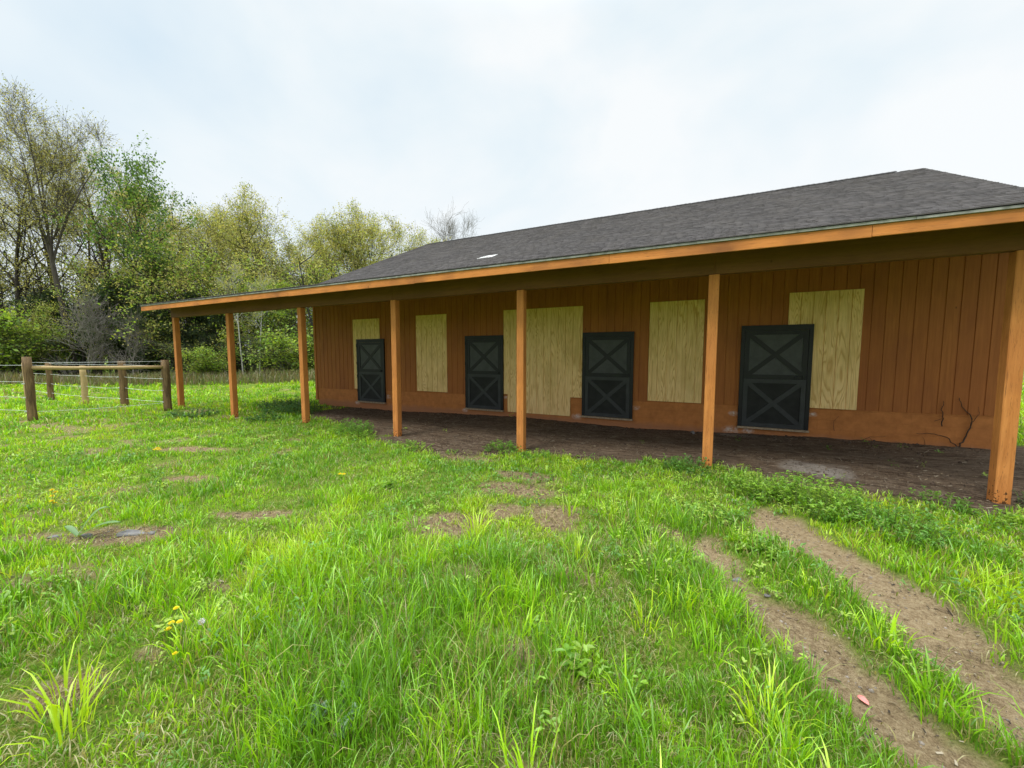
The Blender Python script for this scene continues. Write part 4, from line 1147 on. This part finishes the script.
M['yellow'] = simple('dandelion_yellow', (.80,.60,.01), .6, 60, .15)
M['fluff'] = simple('seed_fluff', (.62,.60,.56), .8, 60, .15)
M['stemg'] = simple('flower_stem', (.25,.36,.09), .6)
def flower(x, y, hgt, heads, label, mat='yellow', size=.017, name='dandelion'):
    t = empty(name, (x, y, h1(x, y))); tag(t, label, 'flower')
    for (dx, dy, dz) in heads:
        mb = MB(); mb.tube([(dx*.3, dy*.3, -.01), (dx*.8, dy*.8, hgt*.6), (dx, dy, hgt+dz)], [.003,.0025,.002], 4, False); mb.build('stem', M['stemg'], t)
        mb = MB()
        # domed head of ray petals
        if mat == 'fluff':
            for k in range(70):
                v = Vector((random.gauss(0,1), random.gauss(0,1), random.gauss(0,1))).normalized()*size
                c = Vector((dx, dy, hgt+dz)); mb.tube([c, c+v], [.0012, .0022], 3)
        else:
            for ring, (rr, zz) in enumerate(((1.0, 0), (.72, .3), (.4, .45))):
                k_ = 14-ring*3
                for k in range(k_):
                    a = 6.283*k/k_+ring*.2; a2 = a+6.283/k_*.9
                    c = (dx, dy, hgt+dz+size*zz*.5)
                    p1 = (dx+math.cos(a)*size*rr, dy+math.sin(a)*size*rr, hgt+dz+size*zz); p2 = (dx+math.cos(a2)*size*rr, dy+math.sin(a2)*size*rr, hgt+dz+size*zz)
                    mb.add([c, p1, p2, (dx, dy, hgt+dz-.006)], [(0,1,2), (3,2,1), (0,3,1), (0,2,3)])
        mb.build('flower_head', M[mat], t)
flower(-2.88, 1.11, .09, [(0,0,0),(.05,.02,.01),(.03,-.03,-.01)], 'cluster of yellow dandelions in the left foreground')
flower(-3.01, 1.19, .09, [(0,0,0)], 'single yellow dandelion left of the dandelion cluster')
flower(-2.66, 1.17, .13, [(0,0,0)], 'grey dandelion seed head right of the yellow cluster', 'fluff', .019)
flower(-8.3, 3.15, .10, [(0,0,0),(.06,.03,0),(-.04,.05,.01)], 'bright yellow dandelions far left in the lawn', 'yellow', .032)
flower(-4.3, 3.55, .12, [(0,0,0),(.05,.02,.0)], 'yellow dandelion pair in the middle of the lawn', 'yellow', .024)
flower(-6.35, 1.5, .12, [(0,0,.12),(.01,.02,.09),(-.01,0,.05),(.01,-.01,.0),(.0,.01,-.03)], 'upright stalk of small yellow blossoms at the left edge', 'yellow', .022, 'yellow_flower_stalk')
flower(-2.58, 1.0, .08, [(0,0,0)], 'small greenish yellow bud below the seed head', 'yellow', .012)

# stones, scraps ----------------------------------------------------
def stone(x, y, rx, ry, rz, rot, label, seed, mat='stone'):
    q = random.Random(seed); mb = MB(); n = 9; rings = 4; vs = []
    for k in range(rings+1):
        u = k/rings; zz = rz*(u-.35); sc = math.sqrt(max(.0, 1-(abs(u-.35)/.68)**2.2))*.9+.1
        for j in range(n):
            a = 6.283*j/n; rr = 1+.18*math.sin(j*2.3+seed)+q.uniform(-.07,.07)
            vs.append((math.cos(a)*rx*rr*sc, math.sin(a)*ry*rr*sc, zz))
    f = [(k*n+j, k*n+(j+1) % n, (k+1)*n+(j+1) % n, (k+1)*n+j) for k in range(rings) for j in range(n)]
    f += [tuple(range(n-1,-1,-1)), tuple(rings*n+j for j in range(n))]
    mb.add(vs, f); o = mb.build('stone', M[mat], None, False); o.location = (x, y, h1(x, y)+.3*rz*.4); o.rotation_euler = (q.uniform(-.1,.1), q.uniform(-.1,.1), rot)
    return tag(o, label, 'stone')
stone(-4.88, 1.62, .12, .06, .035, .6, 'flat grey slab stone in the bare patch at the left', 1)
stone(-5.2, 1.42, .06, .04, .03, .2, 'smaller grey stone left of the flat slab', 2)
stone(-4.72, 1.72, .04, .03, .025, .2, 'pale pebble-like stone right of the flat slab', 3)
stone(-5.45, 1.28, .05, .03, .025, 1.2, 'small grey stone nearest the strap-leaved plant', 4)
stone(-.08, 9.5, .045, .045, .09, 0, 'grey upright stone at the wall foot right of the plywood patch with cathedral grain', 5)
stone(.33, 3.42, .05, .022, .02, .9, 'long pale stone lying in the left wheel track', 6)
stone(.50, 3.22, .022, .015, .014, .3, 'small pale stone lower in the left wheel track', 7)
stone(.78, 4.18, .015, .012, .012, .3, 'tiny pebble at the upper end of the right wheel track', 8)
mb = MB()
q = [(-.03,-.012,.004),(-.01,-.022,.010),(.02,-.016,.012),(.034,.0,.004),(.018,.014,.012),(-.012,.017,.014),(-.03,.008,.006)]
mb.add(q+[(a, b, c-.003) for a, b, c in q], [tuple(range(7)), tuple(range(13,6,-1))]+[(i, 7+i, 7+(i+1) % 7, (i+1) % 7) for i in range(7)])
o = mb.build('red_leaf', M['red'], None); o.location = (.82, 2.46, h1(.82, 2.46)+.012); o.rotation_euler = (.1, .15, -.9); o.scale = (.8,.8,.8); tag(o, 'small pinkish red leaf lying on the left wheel track', 'leaf')

# litter: straw, twigs and chips on the porch soil and tracks --------
n = 42000
x = rng.uniform(-12.5, 7, n); y = rng.uniform(4.8, 9.75, n)
x = np.concatenate([x, rng.uniform(-6, 3, 26000)]); y = np.concatenate([y, rng.uniform(.3, 5.5, 26000)])
tr_, ba_, po_ = masks(x, y)
k = (np.maximum(np.maximum(po_, tr_*.55), ba_*.9) > rng.random(len(x))) & ~no_build(x, y) & (fbm(x, y, .5, 120) > .38)
x, y = x[k], y[k]; n = len(x)
az = rng.uniform(0, 3.14, n); L = rng.uniform(.003, .02, n)*np.where(rng.random(n) < .06, 3, 1)*np.where(y > 5, 1.5, .8); w = rng.uniform(.001, .0035, n)*(1+.25*np.hypot(x,y)**.5)
z = H(x, y)+rng.uniform(.003, .014, n); tz = rng.normal(0, .12, n)*L
dx, dy = np.cos(az)*L, np.sin(az)*L; sx, sy = -np.sin(az)*w, np.cos(az)*w
V = np.stack([np.stack([x-dx-sx, y-dy-sy, z-tz], 1), np.stack([x+dx-sx, y+dy-sy, z+tz], 1), np.stack([x+dx+sx, y+dy+sy, z+tz+w*.5], 1), np.stack([x-dx+sx, y-dy+sy, z-tz+w*.5], 1)], 1).reshape(-1, 3)
pal = np.array([(.24,.18,.11),(.14,.095,.06),(.08,.052,.036),(.18,.14,.10),(.04,.028,.02),(.34,.28,.20)])
c = pal[rng.choice(6, n, p=[.16,.25,.22,.15,.14,.08])]
o = np_mesh('ground_litter', V, [np.arange(n*4).reshape(-1, 4)], M['litter'], np.repeat(c, 4, 0))
tag(o, 'straw, twigs and bark chips littering the bare soil', 'litter', kind='stuff')
# clods along the wall foot
q = np.random.default_rng(9); mb = MB()
for _ in range(420):
    cx = q.uniform(-11.5, 4.7); cy = q.uniform(9.3, 9.76) if q.random() < .6 else q.uniform(6.6, 9.7)
    s = q.uniform(.008, .035); z = h1(cx, cy) + s*.3 if _ % 3 == 0 else float(np.interp(cx, [-12.8,-8.8,-4.5,-1.4,2.4,4.7], [-.17,-.15,-.03,-.09,.03,.05])) if cy > 9.3 else h1(cx, cy)
    vs = [(cx+math.cos(a)*s*q.uniform(.7,1.2)*c_, cy+math.sin(a)*s*q.uniform(.7,1.2)*c_, z+zz*s) for zz, c_ in ((-.6,1),(.3,.9),(.7,.4)) for a in (0,1.26,2.5,3.8,5.0)]
    f = [(k*5+j, k*5+(j+1) % 5, k*5+5+(j+1) % 5, k*5+5+j) for k in (0,1) for j in range(5)]+[(10,11,12,13,14)]
    mb.add(vs, f)
o = mb.build('soil_clods', simple('clod_soil', (.085,.058,.04), .95, 30, .4)); tag(o, 'dark crumbly clods of earth along the foot of the wall', 'soil', kind='stuff')

q = np.random.default_rng(19); mb = MB()
for _ in range(420):
    T = T1 if q.random() < .5 else T2; k = q.integers(0, len(T)-3); u = q.random()
    cx = T[k][0]*(1-u)+T[k+1][0]*u+q.normal(0,.16); cy = T[k][1]*(1-u)+T[k+1][1]*u+q.normal(0,.12)
    if _ > 300: cx = -4.9+q.normal(0,.4); cy = 1.6+(cx+4.9)*.55+q.normal(0,.09)
    s_ = q.uniform(.003, .010)*(1.6 if q.random() < .08 else 1); z = h1(cx, cy)
    vs = [(cx+math.cos(a)*s_*q.uniform(.7,1.3)*c_, cy+math.sin(a)*s_*q.uniform(.7,1.2)*c_, z+zz*s_) for zz, c_ in ((-.6,1),(.3,.9),(.7,.4)) for a in (0,1.26,2.5,3.8,5.0)]
    mb.add(vs, [(k_*5+j, k_*5+(j+1) % 5, k_*5+5+(j+1) % 5, k_*5+5+j) for k_ in (0,1) for j in range(5)]+[(10,11,12,13,14)])
o = mb.build('pebbles', simple('pebble_stone', (.26,.22,.18), .9, 8, .5)); tag(o, 'small pebbles and crumbs of earth strewn over the wheel tracks', 'pebbles', kind='stuff')

# ------------------------------------------------------------------ light
SUN_EL, SUN_AZ = 58, 200     # azimuth measured like a compass from +Y, sun behind the camera
w = bpy.data.worlds.new('World'); scene.world = w; w.use_nodes = True
nt = w.node_tree; nt.nodes.clear()
out = nt.nodes.new('ShaderNodeOutputWorld'); bg = nt.nodes.new('ShaderNodeBackground'); bg.inputs['Strength'].default_value = .1
sky = nt.nodes.new('ShaderNodeTexSky'); sky.sky_type = 'NISHITA'; sky.sun_disc = False
sky.sun_elevation = R(SUN_EL); sky.sun_rotation = R(SUN_AZ)
tc = nt.nodes.new('ShaderNodeTexCoord')
mp = nt.nodes.new('ShaderNodeMapping'); mp.inputs['Scale'].default_value = (1.2, 1.2, 2.2)
nt.links.new(tc.outputs['Generated'], mp.inputs['Vector'])
n1 = noise(nt, mp.outputs[0], 1.4, 5, .5, .3)
cl = ramp(nt, n1, [(.34, (5.2,6.1,6.75)), (.5, (6.1,6.7,7.0)), (.64, (6.95,7.15,7.2))])
sep = nt.nodes.new('ShaderNodeSeparateXYZ'); nt.links.new(tc.outputs['Generated'], sep.inputs[0])
gain = nt.nodes.new('ShaderNodeMapRange'); gain.interpolation_type = 'SMOOTHSTEP'
gain.inputs['From Min'].default_value = .62; gain.inputs['From Max'].default_value = 1.0; gain.inputs['To Min'].default_value = 1; gain.inputs['To Max'].default_value = 4.5
nt.links.new(sep.outputs['Z'], gain.inputs['Value'])
vm = nt.nodes.new('ShaderNodeVectorMath'); vm.operation = 'SCALE'; nt.links.new(cl, vm.inputs[0]); nt.links.new(gain.outputs[0], vm.inputs['Scale'])
mx = mix(nt, .93, sky.outputs[0], vm.outputs[0])
nt.links.new(mx, bg.inputs['Color']); nt.links.new(bg.outputs[0], out.inputs['Surface'])
sl_ = bpy.data.lights.new('sun', 'SUN'); sl_.energy = 1.5; sl_.angle = R(15); sl_.color = (1, .96, .9)
so = bpy.data.objects.new('sun', sl_); col.objects.link(so)
az = R(SUN_AZ); el = R(SUN_EL)
d = Vector((math.sin(az)*math.cos(el), math.cos(az)*math.cos(el), math.sin(el)))
so.rotation_euler = d.to_track_quat('Z', 'Y').to_euler()
scene.view_settings.view_transform = 'Standard'; scene.view_settings.look = 'None'
scene.view_settings.exposure = 0.52; scene.view_settings.gamma = 1
scene.cycles.max_bounces = 5; scene.cycles.transparent_max_bounces = 4
